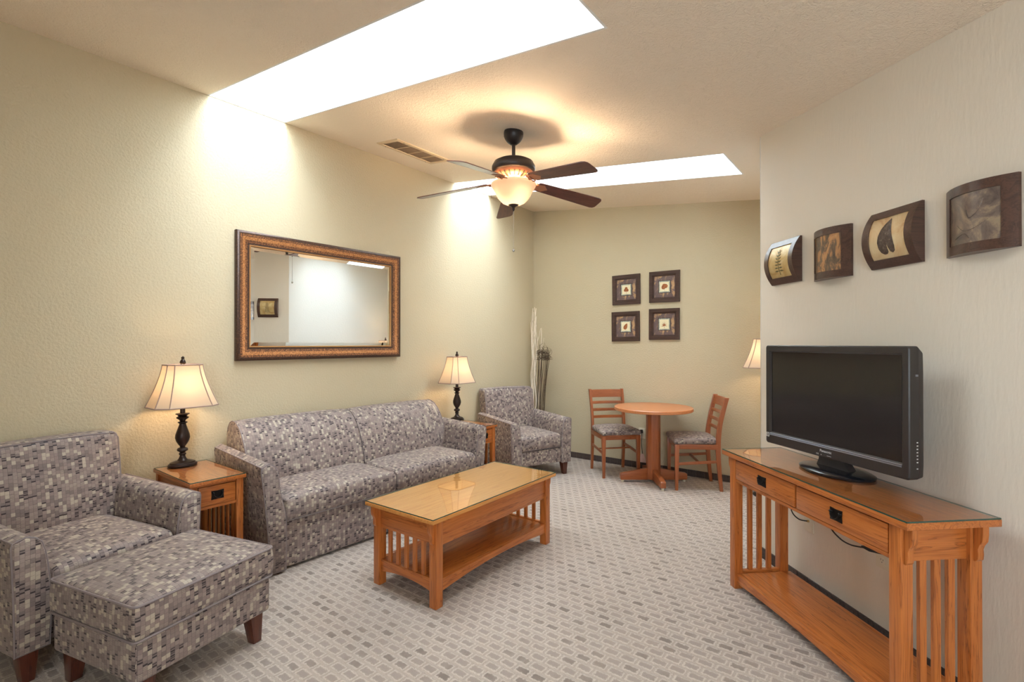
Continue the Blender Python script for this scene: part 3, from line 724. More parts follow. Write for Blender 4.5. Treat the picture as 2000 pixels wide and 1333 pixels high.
def lamp_base(t, foot=True):
    if foot:
        MB().lathe([(0.05, 0.0), (0.079, 0.0), (0.081, 0.006), (0.076, 0.014), (0.070, 0.016), (0.068, 0.022), (0.045, 0.03), (0.03, 0.034), (0.001, 0.036)], (0, 0, 0), 36, 0.74, 1.0).build('lamp_foot', M['bronze'], t, smooth=40)
    prof = [(0.030, 0.033), (0.022, 0.042), (0.016, 0.055), (0.015, 0.064), (0.020, 0.070), (0.020, 0.074), (0.015, 0.079), (0.017, 0.084), (0.029, 0.092), (0.030, 0.100), (0.026, 0.107), (0.014, 0.112), (0.015, 0.120), (0.024, 0.132), (0.034, 0.150), (0.040, 0.172), (0.038, 0.192), (0.031, 0.215), (0.023, 0.238), (0.018, 0.254), (0.018, 0.258), (0.026, 0.264), (0.026, 0.268), (0.015, 0.273), (0.019, 0.282), (0.033, 0.292), (0.034, 0.298), (0.022, 0.304), (0.030, 0.313), (0.038, 0.317), (0.037, 0.321), (0.014, 0.324), (0.013, 0.40), (0.001, 0.40)]
    MB().lathe(prof, (0, 0, 0), 24).build('lamp_stem', M['bronze'], t, smooth=45)
def lamp_top(t, zs, h, bz):
    MB().tube([(0.012, 0, bz-0.05), (0.045, 0, bz), (0.045, 0, bz+0.07), (0.0, 0, zs+h-0.008), (-0.045, 0, bz+0.07), (-0.045, 0, bz), (-0.012, 0, bz-0.05)], 0.002, 6).build('harp', M['brass'], t)
    MB().lathe([(0.001, -0.012), (0.007, -0.010), (0.007, 0.0), (0.014, 0.004), (0.017, 0.014), (0.013, 0.026), (0.007, 0.034), (0.009, 0.040), (0.008, 0.047), (0.001, 0.052)], (0, 0, zs+h), 14).build('finial', M['bronze'], t, smooth=45)
    MB().lathe([(0.001, -0.035), (0.012, -0.03), (0.024, -0.008), (0.026, 0.008), (0.018, 0.026), (0.001, 0.034)], (0, 0, bz+0.02), 14).build('light_bulb', M['bulb'], t, smooth=60)
def table_lamp(label, loc, rz):
    t = thing('table_lamp', label, 'table lamp', loc, rz, 'bronze table lamps with cream bell shades')
    lamp_base(t)
    shade(t, 0.368, 0.254, 0.140, 0.172, 0.056, 0.072, 0.096, 0.030)
    lamp_top(t, 0.368, 0.254, 0.46)
    bulb((loc[0], loc[1], loc[2]+0.485), LAMP_W, 0.03)
    return t
table_lamp('lit bronze table lamp with cream shade on the end table beside the left armchair', (-3.515, 1.214, 0.6152), R(0))
table_lamp('lit bronze table lamp with cream shade between the sofa and the corner armchair', (-3.46, 3.585, 0.6152), R(0))
t = thing('floor_lamp', 'lit cream bell lampshade at the back wall, half hidden behind the wall corner', 'floor lamp', (-0.955, 4.97, 0), R(90))
MB().lathe([(0.001, 0.0), (0.115, 0.0), (0.118, 0.01), (0.105, 0.02), (0.05, 0.03), (0.02, 0.045), (0.012, 0.06), (0.012, 1.20), (0.001, 1.20)], (0, 0, 0), 28).build('lamp_pole', M['bronze'], t, smooth=40)
shade(t, 1.150, 0.258, 0.150, 0.178, 0.058, 0.075, 0.100, 0.032); lamp_top(t, 1.150, 0.258, 1.245)
bulb((-0.955, 4.97, 1.272), LAMP_W, 0.03)

# ------------------------------------------------------------ ceiling fan
FX, FY = -2.165, 2.815
t = thing('ceiling_fan', 'dark bronze ceiling fan with five wooden blades and lit frosted bowl light', 'ceiling fan', (FX, FY, 0))
zt = zc(FX)
MB().lathe([(0.066, zt+0.004-SL*0), (0.07, zt-0.012), (0.069, zt-0.035), (0.060, zt-0.055), (0.045, zt-0.075), (0.026, zt-0.090), (0.02, zt-0.094), (0.001, zt-0.094)], (0, 0, 0), 32).build('canopy', M['fanblack'], t, smooth=45)
MB().lathe([(0.0125, zt-0.09), (0.0125, 2.6640)], (0, 0, 0), 16).build('downrod', M['fanblack'], t)
MB().lathe([(0.03, 2.6890), (0.032, 2.6720), (0.07, 2.6680), (0.115, 2.6590), (0.139, 2.6460), (0.143, 2.6360), (0.146, 2.6320), (0.153, 2.6190), (0.154, 2.6040), (0.150, 2.5880), (0.140, 2.5780), (0.12, 2.5720), (0.001, 2.5720)], (0, 0, 0), 40).build('motor_housing', M['fanblack'], t, smooth=35)
v = MB().lathe([(0.138, 2.5760), (0.132, 2.5620), (0.115, 2.5440), (0.085, 2.5300), (0.05, 2.5240), (0.001, 2.5240)], (0, 0, 0), 40).build('vent_ring', M['copper'], t, smooth=45)
for i in range(22):
    a = 2*PI*i/22
    MB().bar((0.128*math.cos(a), 0.128*math.sin(a), 2.5575), (0.092*math.cos(a), 0.092*math.sin(a), 2.5315), 0.011, 0.006).build('vent_slot', M['iron'], v, smooth=0)
MB().lathe([(0.05, 2.5290), (0.055, 2.5140), (0.058, 2.4990), (0.048, 2.4890), (0.001, 2.4890)], (0, 0, 0), 28).build('switch_housing', M['fanblack'], t, smooth=40)
prof = [(0.158, 2.4960), (0.161, 2.4880), (0.157, 2.4780), (0.146, 2.4620), (0.134, 2.4420), (0.122, 2.4160), (0.105, 2.3890), (0.08, 2.3640), (0.05, 2.3500), (0.015, 2.3440)]
MB().lathe(prof, (0, 0, 0), 40, cap=False).build('bowl_shade', M['bowl'], t, smooth=60)
MB().lathe([(0.001, 2.3560), (0.036, 2.3520), (0.034, 2.3440), (0.018, 2.3360), (0.008, 2.3260), (0.010, 2.3190), (0.006, 2.3100), (0.001, 2.3020)], (0, 0, 0), 18).build('finial', M['fanblack'], t, smooth=45)
MB().tube([(0, 0, 2.4990), (0, 0, 2.3440)], 0.005, 6).build('centre_rod', M['brass'], t)
for a in (40, 160, 280):
    p = (0.055*math.cos(R(a)), 0.055*math.sin(R(a)), 2.4340)
    MB().lathe([(0.001, -0.03), (0.014, -0.02), (0.016, 0.0), (0.010, 0.02), (0.001, 0.026)], p, 12).build('light_bulb', M['bulb'], t, smooth=60)
bulb((FX, FY, 2.4420), FAN_W, 0.05, (1.0, 0.74, 0.48))
pc = MB().tube([(0, 0, 2.3090), (0, 0, 2.0340)], 0.0013, 5); pc.build('pull_chain', M['chrome'], t)
MB().lathe([(0.001, -0.012), (0.007, -0.008), (0.010, 0.0), (0.006, 0.008), (0.001, 0.014)], (0, 0, 2.0260), 12).build('pull_knob', M['chrome'], t, smooth=60)
ch2 = MB().tube([(-0.10, -0.125, 2.5240), (-0.10, -0.125, 2.3840)], 0.0012, 5); ch2.build('pull_chain', M['chrome'], t)
RB, PH, ZB = 0.71, -10.0, 2.505
def blade_parts(a):
    ca, sa = math.cos(R(a)), math.sin(R(a)); pit = R(-13); droop = 0.062
    def P(r_, s_, h_):  # along blade, across, up
        y = s_*math.cos(pit); z = s_*math.sin(pit) + h_*math.cos(pit); z -= droop*(r_-0.16)/0.5
        return (r_*ca - y*sa, r_*sa + y*ca, ZB + z)
    out = [(0.185, -0.046), (0.20, -0.052), (0.58, -0.068), (0.675, -0.071), (0.697, -0.064), (0.708, -0.048), (RB, -0.03), (RB, 0.03), (0.708, 0.048), (0.697, 0.064), (0.675, 0.071), (0.58, 0.068), (0.20, 0.052), (0.185, 0.046)]
    m = MB(); m.loft([[P(r_, s_, -0.003) for r_, s_ in out], [P(r_, s_, 0.003) for r_, s_ in out]])
    o = m.build('blade', M['blade_' + 'x'], None, bevel=0.001, seg=1, smooth=30)
    # turn the grain along the blade: bake into its own rotated frame
    mt = Matrix.Rotation(R(a), 4, 'Z'); o.data.transform(mt.inverted()); o.parent = t; o.matrix_local = mt
    br = MB(); br.loft([[P(r_, s_, -0.006) for r_, s_ in ((0.17, -0.03), (0.23, -0.04), (0.25, -0.02), (0.27, 0.0), (0.25, 0.02), (0.23, 0.04), (0.17, 0.03))], [P(r_, s_, -0.003) for r_, s_ in ((0.17, -0.03), (0.23, -0.04), (0.25, -0.02), (0.27, 0.0), (0.25, 0.02), (0.23, 0.04), (0.17, 0.03))]])
    br.tube([P(0.07, 0, 0.0), P(0.10, 0, -0.012), P(0.14, 0, -0.014), P(0.18, 0, -0.006)], 0.011, 8)
    for s_ in (-1, 1):
        br.tube([P(0.165+0.020*math.cos(R(q))+0.00006*q, s_*(0.026+0.018*math.sin(R(q))), -0.008) for q in range(-90, 250, 20)], 0.0045, 6)
    br.build('blade_iron', M['copper'], t, smooth=45)
for i in range(5): blade_parts(PH + 72*i)

# ------------------------------------------------------------ air vent in the ceiling
t = thing('air_vent', 'cream framed return air vent with four louvred panels in the ceiling', 'vent', (-3.256, 2.866, 0))
vz = lambda x: zc(-3.256 + x)
def vplane(u, v, o): return (u, v, vz(u) - o)
frame_loft(MB(), 0.262, 0.60, [(0, 0.0), (0.002, 0.008), (0.03, 0.010), (0.034, 0.002)], vplane).build('vent_frame', M['ventframe'], t, smooth=0)
for i in range(4):
    y0_ = -0.264 + 0.133*i; y1_ = y0_ + 0.124
    if i < 3: MB().loft([[vplane(u, y1_, 0.002), vplane(u, y1_+0.009, 0.002), vplane(u, y1_+0.009, 0.009), vplane(u, y1_, 0.009)] for u in (-0.098, 0.098)]).build('divider', M['ventframe'], t, smooth=0)
    lv = MB()
    for k in range(14):
        u0 = -0.095 + 0.0137*k
        lv.loft([[vplane(u0, y, 0.001), vplane(u0+0.010, y, 0.007), vplane(u0+0.0112, y, 0.0065), vplane(u0+0.0012, y, 0.0005)] for y in (y0_, y1_)])
    lo = lv.build('louvre_panel', M['ventdark'], t, smooth=0)
for u, v_ in ((-0.115, -0.22), (0.115, -0.22), (-0.115, 0.22), (0.115, 0.22)):
    MB().lathe([(0.004, 0.0), (0.003, -0.002)], vplane(u, v_, 0.010), 8).build('screw', M['slot'], t)

# ------------------------------------------------------------ mirror
MW, MH = 1.445, 0.922; MY, MZ = 2.3185, 1.7065
t = thing('wall_mirror', 'large wall mirror in a wide bronze frame on the left wall above the sofa', 'mirror', (XL+0.0048, MY, MZ), R(-0.36))
mp = lambda u, v, o: (o, u, v)
frame_loft(MB(), MW, MH, [(0, 0.0), (0, 0.030), (0.004, 0.036), (0.016, 0.040), (0.024, 0.038)], mp).build('frame_rim', M['mframe_dk'], t, smooth=40)
for nm_, mt_, pr_ in (('a', 'mframe_mid', [(0.024, 0.038), (0.032, 0.0375), (0.040, 0.035)]), ('b', 'mframe_in', [(0.040, 0.035), (0.050, 0.0315), (0.062, 0.0265)]),
                      ('c', 'mframe_mid', [(0.062, 0.0265), (0.072, 0.0225), (0.080, 0.020)]), ('d', 'mframe_dk', [(0.080, 0.020), (0.088, 0.018), (0.094, 0.019)])):
    frame_loft(MB(), MW, MH, pr_, mp).build('frame_cove', M[mt_], t, smooth=40)
frame_loft(MB(), MW, MH, [(0.094, 0.019), (0.098, 0.022), (0.102, 0.020), (0.104, 0.012)], mp).build('frame_lip', M['mframe_lip'], t, smooth=40)
a, b_ = MW/2-0.104, MH/2-0.104
gm = frame_loft(MB(), 2*a, 2*b_, [(0, 0.0095), (0.026, 0.0125)], mp)
vs = [gm.bm.verts.new(mp(u, v_, 0.0125)) for u, v_ in ((-a+0.026, -b_+0.026), (a-0.026, -b_+0.026), (a-0.026, b_-0.026), (-a+0.026, b_-0.026))]; gm.face(vs)
gm.build('mirror_glass', M['mirror'], t, smooth=0)

# ------------------------------------------------------------ four leaf prints on the back wall
def leaf_poly(kind):
    if kind == 0:   # three rounded lobes
        out = []
        for i in range(48):
            a = 2*PI*i/48; r = 0.030*(0.62 + 0.38*abs(math.cos(1.5*(a - PI/2)))) ; out.append((r*math.cos(a), r*math.sin(a)))
        return out
    if kind == 1:   # wide leaf of two rounded lobes and a tip
        out = []
        for i in range(48):
            a = 2*PI*i/48; r = 0.018 + 0.019*max(0, math.cos(a-0.35))**1.5 + 0.016*max(0, math.cos(a-3.7))**1.2 + 0.014*max(0, math.cos(a-1.95))**6; out.append((r*math.cos(a), r*math.sin(a)))
        return out
    if kind == 2:   # oval pointed leaf, tilted
        out = []
        for i in range(40):
            q = 2*PI*i/40; x, y = 0.020*math.sin(q)*(1-0.35*math.cos(q)), 0.036*math.cos(q); c_, s_ = math.cos(-0.45), math.sin(-0.45); out.append((x*c_-y*s_, x*s_+y*c_))
        return out
    out = []        # five-fingered leaf
    for a, L in ((-20, 0.036), (25, 0.034), (62, 0.036), (90, 0.042), (118, 0.036), (155, 0.034), (200, 0.036)):
        out.append((0.011*math.cos(R(a-16)), -0.012+0.011*math.sin(R(a-16)))); out.append((L*math.cos(R(a)), -0.012+L*math.sin(R(a))))
    out.append((0.004, -0.022)); out.append((-0.004, -0.022)); return out
def print_frame(label, x, z, kind, rot):
    t = thing('framed_print', label, 'framed print', (x, YB, z), 0, 'framed leaf prints on the back wall'); w_ = 0.332
    pp = lambda u, v, o: (u, -o, v)
    frame_loft(MB(), w_, w_, [(0, 0.0), (0, 0.020), (0.004, 0.023), (0.038, 0.021), (0.042, 0.015), (0.047, 0.015), (0.052, 0.010), (0.052, 0.002)], pp).build('frame', M['wenge_x'], t, smooth=20)
    q = 0.118
    mt = MB()
    mt.box(-q, q, -0.0058, -0.002, -q, q)
    o = mt.build('mat_board', M['matprint'], t, smooth=0)
    frame_loft(MB(), 0.136, 0.136, [(0, 0.006), (0, 0.0085), (0.007, 0.0085), (0.007, 0.007)], pp).build('inner_line', M['inkline'], t, smooth=0)
    box(-0.061, 0.061, -0.0075, -0.006, -0.061, 0.061).build('print_border', M['bluegrey'], t, smooth=0)
    box(-0.050, 0.050, -0.0082, -0.0074, -0.050, 0.050).build('print_paper', M['cream'], t, smooth=0)
    lf = MB().prism([(p[0], p[1]) for p in leaf_poly(kind)], 'y', -0.0090, -0.0081)
    lf.tube([(0, -0.0088, -0.02), (0.002, -0.0088, -0.042)], 0.0012, 5)
    lf.build('leaf_print', M['rust'], t, smooth=0)
    t.rotation_euler = (0, R(rot), 0)
print_frame('square dark framed print of a lobed leaf, upper left of the four', -2.427, 1.968, 0, -0.6)
print_frame('square dark framed print of a heart-shaped leaf, upper right of the four', -1.990, 1.972, 1, 0.3)
print_frame('square dark framed print of a tilted oval leaf, lower left of the four', -2.434, 1.557, 2, -0.6)
print_frame('square dark framed print of a many-pointed leaf, lower right of the four', -1.993, 1.573, 3, 0.0)

# ------------------------------------------------------------ four bowed plaques on the right wall
def plaque(label, s_, z, vertical_arc, pmat, art):
    rz = math.atan2(WU.y, WU.x); p = wp(s_, z)
    t = thing('wall_plaque', label, 'wall plaque', (p.x, p.y, z), rz, 'bowed dark wood plaques on the right wall')
    hw = 0.129; B = 0.052; b0 = 0.012; ins = 0.036
    n = 20; us = [-hw + 2*hw*i/n for i in range(n+1)]
    us = sorted(set([round(u, 5) for u in us] + [round(hw-ins, 5), round(-hw+ins, 5)])); vs_ = [-hw, -hw+ins, hw-ins, hw]
    def f(u): return b0 + B*(1-(u/hw)**2)
    def P(u, v, o):  # u runs along the arc; local y is into the wall
        return (v, -o, u) if vertical_arc else (u, -o, v)
    m = MB(); grid = {}
    def V(u, v, o):
        k = (round(u, 5), round(v, 5), round(o, 5))
        if k not in grid: grid[k] = m.bm.verts.new(P(u, v, o))
        return grid[k]
    hole = lambda ua, ub, va, vb: ua >= -hw+ins-1e-6 and ub <= hw-ins+1e-6 and va >= -hw+ins-1e-6 and vb <= hw-ins+1e-6
    for ua, ub in zip(us, us[1:]):
        for va, vb in zip(vs_, vs_[1:]):
            if not hole(ua, ub, va, vb): m.face([V(ua, va, f(ua)), V(ub, va, f(ub)), V(ub, vb, f(ub)), V(ua, vb, f(ua))])
        for v in (-hw, hw): m.face([V(ua, v, 0), V(ub, v, 0), V(ub, v, f(ub)), V(ua, v, f(ua))])
        if ua >= -hw+ins-1e-6 and ub <= hw-ins+1e-6:
            for v in (-hw+ins, hw-ins): m.face([V(ua, v, f(ua)), V(ub, v, f(ub)), V(ub, v, f(ub)-0.006), V(ua, v, f(ua)-0.006)])
    for u in (-hw, hw): m.face([V(u, -hw, 0), V(u, hw, 0), V(u, hw, f(u)), V(u, hw-ins, f(u)), V(u, -hw+ins, f(u)), V(u, -hw, f(u))])
    for u in (-hw+ins, hw-ins): m.face([V(u, -hw+ins, f(u)), V(u, hw-ins, f(u)), V(u, hw-ins, f(u)-0.006), V(u, -hw+ins, f(u)-0.006)])
    m.face([V(-hw, -hw, 0), V(-hw, hw, 0), V(hw, hw, 0), V(hw, -hw, 0)])
    m.build('plaque_frame', M['wenge'], t, smooth=25)
    pm = MB(); pu = [u for u in us if abs(u) <= hw-ins+1e-6]
    pm.loft([[P(u, -hw+ins, f(u)-0.005), P(u, hw-ins, f(u)-0.005), P(u, hw-ins, f(u)-0.009), P(u, -hw+ins, f(u)-0.009)] for u in pu])
    pan = pm.build('relief_panel', pmat, t, smooth=30)
    def sheet(poly, mat, nm):   # thin raised piece that follows the bow
        am = MB(); bmx = am.bm
        top = [bmx.verts.new((q[0], 0, q[1])) for q in poly]; fc = bmx.faces.new(top)
        bmesh.ops.triangulate(bmx, faces=[fc]); bmesh.ops.subdivide_edges(bmx, edges=bmx.edges[:], cuts=3, use_grid_fill=True)
        for vv in bmx.verts:
            u, v = (vv.co.z, vv.co.x) if vertical_arc else (vv.co.x, vv.co.z)
            vv.co = P(u, v, f(u)-0.0048)
        r_ = bmesh.ops.extrude_face_region(bmx, geom=bmx.faces[:])
        for g in r_['geom']:
            if isinstance(g, bmesh.types.BMVert): g.co.y -= 0.002
        return am.build(nm, mat, pan, smooth=30)
    if art == 'leaf':
        L = [(0.012, 0.080), (-0.005, 0.066), (-0.026, 0.040), (-0.040, 0.010), (-0.046, -0.020), (-0.043, -0.048), (-0.034, -0.066), (-0.020, -0.075), (-0.008, -0.074), (0.000, -0.066), (-0.001, -0.050), (-0.006, -0.030), (0.000, -0.028), (0.006, -0.048), (0.012, -0.066), (0.022, -0.072), (0.033, -0.064), (0.036, -0.044), (0.033, -0.016), (0.028, 0.012), (0.022, 0.044), (0.016, 0.070)]
        sheet(L, M['leafdark'], 'leaf_relief')
    if art == 'fern':
        for k in range(7):
            z_ = -0.055 + 0.018*k; L = 0.040*(1-0.1*k)
            for sd in (-1, 1):
                sheet([(0.0, z_), (sd*L*0.5, z_+0.004), (sd*L, z_+0.004-0.004*(3-k)*0.5), (sd*L*0.5, z_-0.005)], M['fern'], 'fern_leaflet')
        sheet([(-0.0015, -0.078), (0.0015, -0.078), (0.001, 0.07), (-0.001, 0.07)], M['fern'], 'fern_stem')
    if art == 'vine':
        for pts in ([(-0.05, -0.02), (-0.02, -0.045), (0.02, -0.04), (0.06, -0.015)], [(-0.01, 0.03), (0.0, 0.0), (0.03, 0.02), (0.045, 0.06)], [(-0.06, -0.07), (-0.02, -0.055), (0.0, -0.075)]):
            cl = spline([(q[0], 0, q[1]) for q in pts], 5); vv = []
            for q in cl:
                u, v = (q.z, q.x) if vertical_arc else (q.x, q.z); vv.append(P(u, v, f(u)-0.0045))
            MB().tube(vv, 0.0018, 5).build('vine_relief', M['relief4'], pan)
plaque('small bowed plaque with a fern in relief, nearest the wall corner', 0.266, 1.852, True, M['relief1'], 'fern')
plaque('bowed plaque with a mottled copper panel, second from the wall corner', 0.634, 1.833, False, M['relief2'], '')
plaque('bowed plaque with one large dark leaf in relief', 1.016, 1.84, True, M['relief3'], 'leaf')
plaque('bowed plaque with a grey pewter panel, farthest from the wall corner', 1.378, 1.835, False, M['relief4'], 'vine')

# ------------------------------------------------------------ dining set
t = thing('dining_table', 'small round cherry pedestal table between the two ladder-back chairs', 'dining table', (-1.945, 4.80, 0), R(38))
MB().lathe([(0.001, 0.708), (0.372, 0.708), (0.378, 0.712), (0.378, 0.736), (0.374, 0.740), (0.001, 0.740)], (0, 0, 0), 64).build('table_top', M['lam'], t, smooth=40)
oc = [(0.062*c_, 0.062*s_) for c_, s_ in ((1, .55), (.55, 1), (-.55, 1), (-1, .55), (-1, -.55), (-.55, -1), (.55, -1), (1, -.55))]
MB().prism(oc, 'z', 0.03, 0.708).build('pedestal', M['cherry_z'], t, bevel=0.002)
box(-0.2, 0.2, -0.03, 0.03, 0.685, 0.708).build('top_bearer', M['cherry_x'], t, bevel=0.002)
for k in range(4):
    f_ = MB().prism([(0.055, 0.022), (0.32, 0.022), (0.33, 0.03), (0.33, 0.075), (0.32, 0.085), (0.055, 0.135)], 'y', -0.024, 0.024).build('foot', M['cherry_x'], t, bevel=0.003)
    f_.rotation_euler = (0, 0, R(90*k))
    g = MB().lathe([(0.014, 0.0), (0.014, 0.023)], (0.305, 0, 0), 10).build('glide', M['ivory'], f_)
def dining_chair(label, loc, rz):
    t = thing('dining_chair', label, 'dining chair', loc, rz, 'ladder-back dining chairs')
    for s_ in (-1, 1):
        # rear post: splays back below the seat and leans back above it
        pts = [(-0.215, s_*0.178, 0.0), (-0.195, s_*0.178, 0.20), (-0.185, s_*0.178, 0.42), (-0.20, s_*0.179, 0.60), (-0.235, s_*0.182, 0.76), (-0.262, s_*0.184, 0.865)]
        wd = [0.013, 0.016, 0.020, 0.018, 0.017, 0.017]
        P_ = spline(pts, 4); rings = []
        for i, p in enumerate(P_):
            k = i/4; a_, b_ = int(min(k, 4)), min(int(k)+1, 5); w_ = wd[a_] + (wd[b_]-wd[a_])*(k-a_)
            rings.append([(p.x+i_*w_*1.15, p.y+j_*0.0125, p.z) for i_, j_ in ((-1, -1), (1, -1), (1, 1), (-1, 1))])
        MB().loft(rings).build('rear_post', M['cherry_z'], t, bevel=0.003)
        leg_mb(0.185, s_*0.185, 0.0, 0.43, 0.020, 0.013, 0.003, 0.0).build('front_leg', M['cherry_z'], t, bevel=0.003)
        box(-0.18, 0.175, s_*0.184-0.009, s_*0.184+0.009, 0.385, 0.432).build('side_rail', M['cherry_x'], t, bevel=0.002)
        MB().bar((-0.195, s_*0.18, 0.275), (0.178, s_*0.184, 0.245), 0.012, 0.026).build('side_stretcher', M['cherry_x'], t, bevel=0.002)
    box(0.17, 0.192, -0.178, 0.178, 0.385, 0.432).build('front_rail', M['cherry_y'], t, bevel=0.002)
    box(-0.195, -0.178, -0.17, 0.17, 0.385, 0.432).build('back_rail', M['cherry_y'], t, bevel=0.002)
    def arcbar(z0, z1, x, bow, th, nm):
        n = 8; R_ = []
        for i in range(n+1):
            y = -0.172 + 0.344*i/n; dx = -bow*(1-(y/0.172)**2)
            R_.append([(x[0]+dx-th/2, y, z0), (x[0]+dx+th/2, y, z0), (x[1]+dx+th/2, y, z1), (x[1]+dx-th/2, y, z1)])
        MB().loft(R_).build(nm, M['cherry_y'], t, bevel=0.002, smooth=40)
    arcbar(0.775, 0.858, (-0.240, -0.259), 0.022, 0.018, 'top_rail')
    for z0, xx in ((0.705, -0.222), (0.628, -0.206), (0.552, -0.195)): arcbar(z0, z0+0.030, (xx, xx-0.006), 0.018, 0.012, 'ladder_slat')
    MB().bar((-0.02, -0.18, 0.258), (-0.02, 0.18, 0.258), 0.022, 0.014).build('cross_stretcher', M['cherry_y'], t, bevel=0.002)
    def dome(x, y, z):
        k = max(0, 1-(x/0.22)**2)*max(0, 1-(y/0.215)**2)
        if z > 0.45: z += 0.03*k**0.7
        y *= 1 + 0.06*(x/0.2)
        return x, y, z
    MB().soft(-0.185, 0.215, -0.200, 0.200, 0.432, 0.478, 0.02, dome, n=(8, 8, 2)).build('seat_cushion', M['fabric'], t, smooth=50)
    return t
dining_chair('ladder-back dining chair left of the round table, seat turned to the room', (-2.400, 4.868, 0), R(-43))
dining_chair('ladder-back dining chair right of the round table, seen side on', (-1.592, 4.900, 0), R(-149))

# ------------------------------------------------------------ outlets and cords
def plate(label, nm, s_=None, x=None, z=0.38, sockets=2):
    if s_ is not None: p = wp(s_, z); rz = math.atan2(WU.y, WU.x); loc = (p.x, p.y, z)
    else: loc = (x, YB, z); rz = 0
    t = thing(nm, label, 'outlet', loc, rz)
    box(-0.036, 0.036, -0.006, 0.0, -0.058, 0.058).build('cover_plate', M['ivory'], t, bevel=0.002)
    if sockets == 2:
        for v in (-0.021, 0.021):
            m = MB(); m.loft([[(0.017*math.cos(2*PI*i/20), o, v+0.015*math.sin(2*PI*i/20)) for i in range(20)] for o in (-0.005, -0.0085)])
            so = m.build('socket', M['ivory'], t, smooth=30)
            for u, w_, h_ in ((-0.006, 0.0022, 0.008), (0.006, 0.0022, 0.0065)): box(u-w_/2, u+w_/2, -0.0089, -0.0080, v+0.001, v+0.001+h_).build('slot', M['slot'], so, smooth=0)
            MB().lathe([(0.0025, 0), (0.0025, 0.0008)], (0, 0, 0), 8).build('slot', M['slot'], so).matrix_local = Matrix.Translation((0, -0.0081, v-0.007)) @ Matrix.Rotation(R(90), 4, 'X')
    else:
        m = MB(); m.loft([[(0.006*math.cos(2*PI*i/12), o, 0.006*math.sin(2*PI*i/12)) for i in range(12)] for o in (-0.005, -0.016)]); m.build('coax_jack', M['brass'], t, smooth=30)
    return t
plate('ivory power outlet on the right wall below the console drawer, cord plugged in', 'power_outlet', s_=0.935, z=0.395)
plate('ivory cable television wall plate behind the console table', 'cable_outlet', s_=0.45, z=0.385, sockets=1)
plate('ivory power outlet on the back wall beside the round table', 'power_outlet', x=-2.245, z=0.385)
def cord(nm, label, pts, r=0.0035):
    o = MB().tube(spline(pts, 8), r, 8).build(nm, M['cord']); return tag(o, label, 'cord')
t = thing('electrical_cord', 'black power cord sagging below the drawers into the right wall outlet', 'cord')
MB().tube(spline([wp(0.60, 0.66, 0.06), wp(0.615, 0.55, 0.055), wp(0.66, 0.44, 0.05), wp(0.73, 0.40, 0.05), wp(0.80, 0.395, 0.05), wp(0.87, 0.41, 0.045)], 8), 0.0035, 8).build('cable', M['cord'], t)
MB().loft([[wp(0.865, 0.41, 0.038), wp(0.865, 0.41, 0.052), wp(0.865, 0.418, 0.052), wp(0.865, 0.418, 0.038)], [wp(0.90, 0.407, 0.014), wp(0.91, 0.407, 0.05), wp(0.91, 0.426, 0.05), wp(0.90, 0.426, 0.014)], [wp(0.925, 0.405, 0.0095), wp(0.95, 0.405, 0.0095), wp(0.95, 0.428, 0.0095), wp(0.925, 0.428, 0.0095)]]).build('plug', M['cord'], t, bevel=0.002)
cord('coaxial_cable', 'short black cable hanging from the console to the cable wall plate', [wp(0.36, 0.63, 0.07), wp(0.365, 0.50, 0.065), wp(0.385, 0.42, 0.06), wp(0.42, 0.388, 0.045), wp(0.45, 0.385, 0.016)], 0.0032)
t = thing('hanging_cord', 'black cord with pale pink tag hanging from the back wall outlet', 'cord')
MB().tube(spline([(-2.245, YB-0.022, 0.40), (-2.235, YB-0.035, 0.36), (-2.24, YB-0.03, 0.28), (-2.235, YB-0.025, 0.20), (-2.232, YB-0.02, 0.165)], 8), 0.0035, 8).build('cable', M['cord'], t)
box(-2.258, -2.232, YB-0.03, YB-0.009, 0.385, 0.425).build('plug', M['cord'], t, bevel=0.004)
MB().loft([[(-2.275, YB-0.024, 0.07), (-2.185, YB-0.024, 0.07), (-2.185, YB-0.012, 0.07), (-2.275, YB-0.012, 0.07)], [(-2.25, YB-0.024, 0.165), (-2.222, YB-0.024, 0.165), (-2.222, YB-0.012, 0.165), (-2.25, YB-0.012, 0.165)]]).build('tag', M['pink'], t, bevel=0.003)

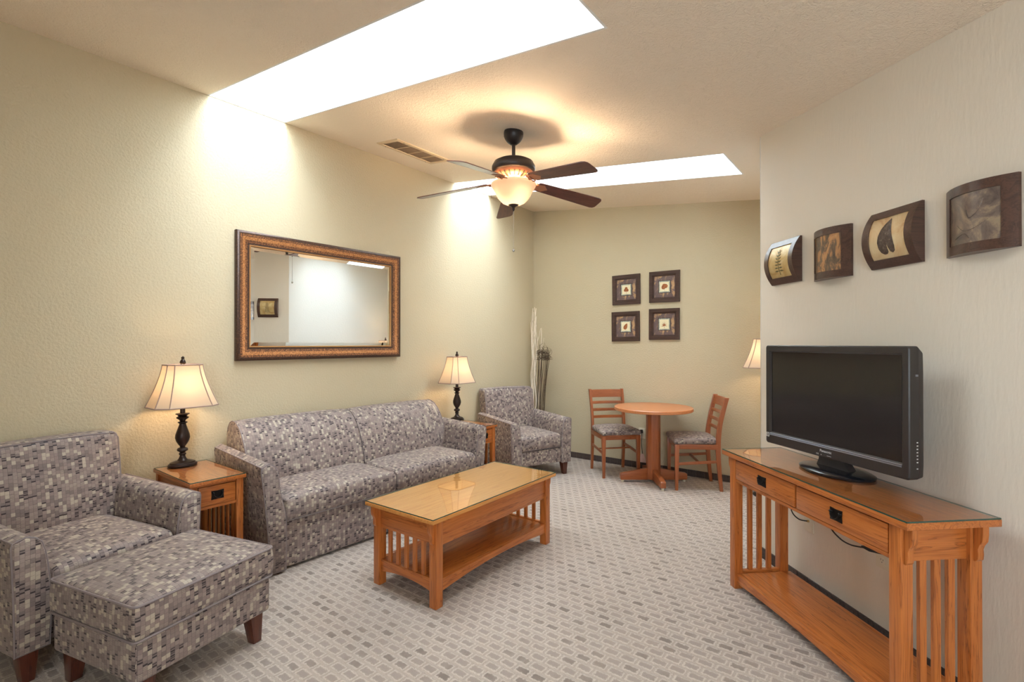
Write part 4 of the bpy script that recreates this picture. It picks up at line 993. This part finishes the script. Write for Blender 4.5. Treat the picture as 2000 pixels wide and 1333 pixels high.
# ------------------------------------------------------------ dried branches in the corner
random.seed(21)
for i in range(8):
    bx = -3.60 + 0.013*i + random.uniform(-0.012, 0.012); by = 5.03 + random.uniform(-0.03, 0.04); top = 1.52 + 0.29*random.random()
    tx = bx + random.uniform(-0.04, 0.05); pts = []
    if i in (0, 3, 5): top = 1.80 - 0.02*i
    for k in range(12):
        q = k/11
        pts.append((bx + (tx-bx)*q + 0.009*math.sin(k*1.9+i*2.1), by + 0.02*q + 0.009*math.cos(k*1.6+i), top*q))
    o = MB(); P_ = spline(pts, 4); o.tube(P_, 0.0105, 6, taper=0.004)
    q = P_[int(len(P_)*0.82)]; o.tube(spline([q, q + Vector((0.015*(1 if i % 2 else -1)+0.008, 0, 0.06)), q + Vector((0.04*(1 if i % 2 else -0.5)+0.01, -0.005, 0.16))], 4), 0.0045, 5, taper=0.0025)
    tag(o.build('willow_branch', M['willow'], smooth=60), 'tall bleached white willow branch standing in the far corner behind the armchair', 'branch', 'white willow branches in the corner')
t = thing('dried_bundle', 'bundle of dark dried stems with a tangled curly head, right of the white willow branches', 'dried stems', (-3.5, 5.05, 0))
for i in range(11):
    bx = -3.53 + 0.007*i; by = 5.05 + random.uniform(-0.04, 0.05); hx = bx + 0.055 + 0.008*(i-5) + 0.03; top = 1.17 + 0.09*random.random()
    pts = [(bx + (hx-bx)*q**1.6 + 0.006*math.sin(q*9+i), by - 0.02*q, top*q) for q in [k/8 for k in range(9)]]
    o = MB(); P_ = spline(pts, 3); o.tube(P_, 0.0055, 5, taper=0.0034); e_ = P_[-1]
    for j in range(5):
        cx, cz2 = random.uniform(-0.045, 0.025), random.uniform(-0.01, 0.12); rr_ = random.uniform(0.015, 0.035); a0 = random.uniform(0, 6); tl = random.uniform(-1, 1)
        o.tube([e_] + [e_ + Vector((cx*(1-k/16.)+rr_*math.cos(a0+k*0.62), rr_*0.7*math.sin(a0+k*0.62)*tl, cz2*k/12. + rr_*math.sin(a0+k*0.62)*0.6)) for k in range(14)], 0.0017, 4)
    o = o.build('dried_stem', M['stem'], None, smooth=60); o.data.transform(Matrix.Translation((3.5, -5.05, 0))); o.parent = t
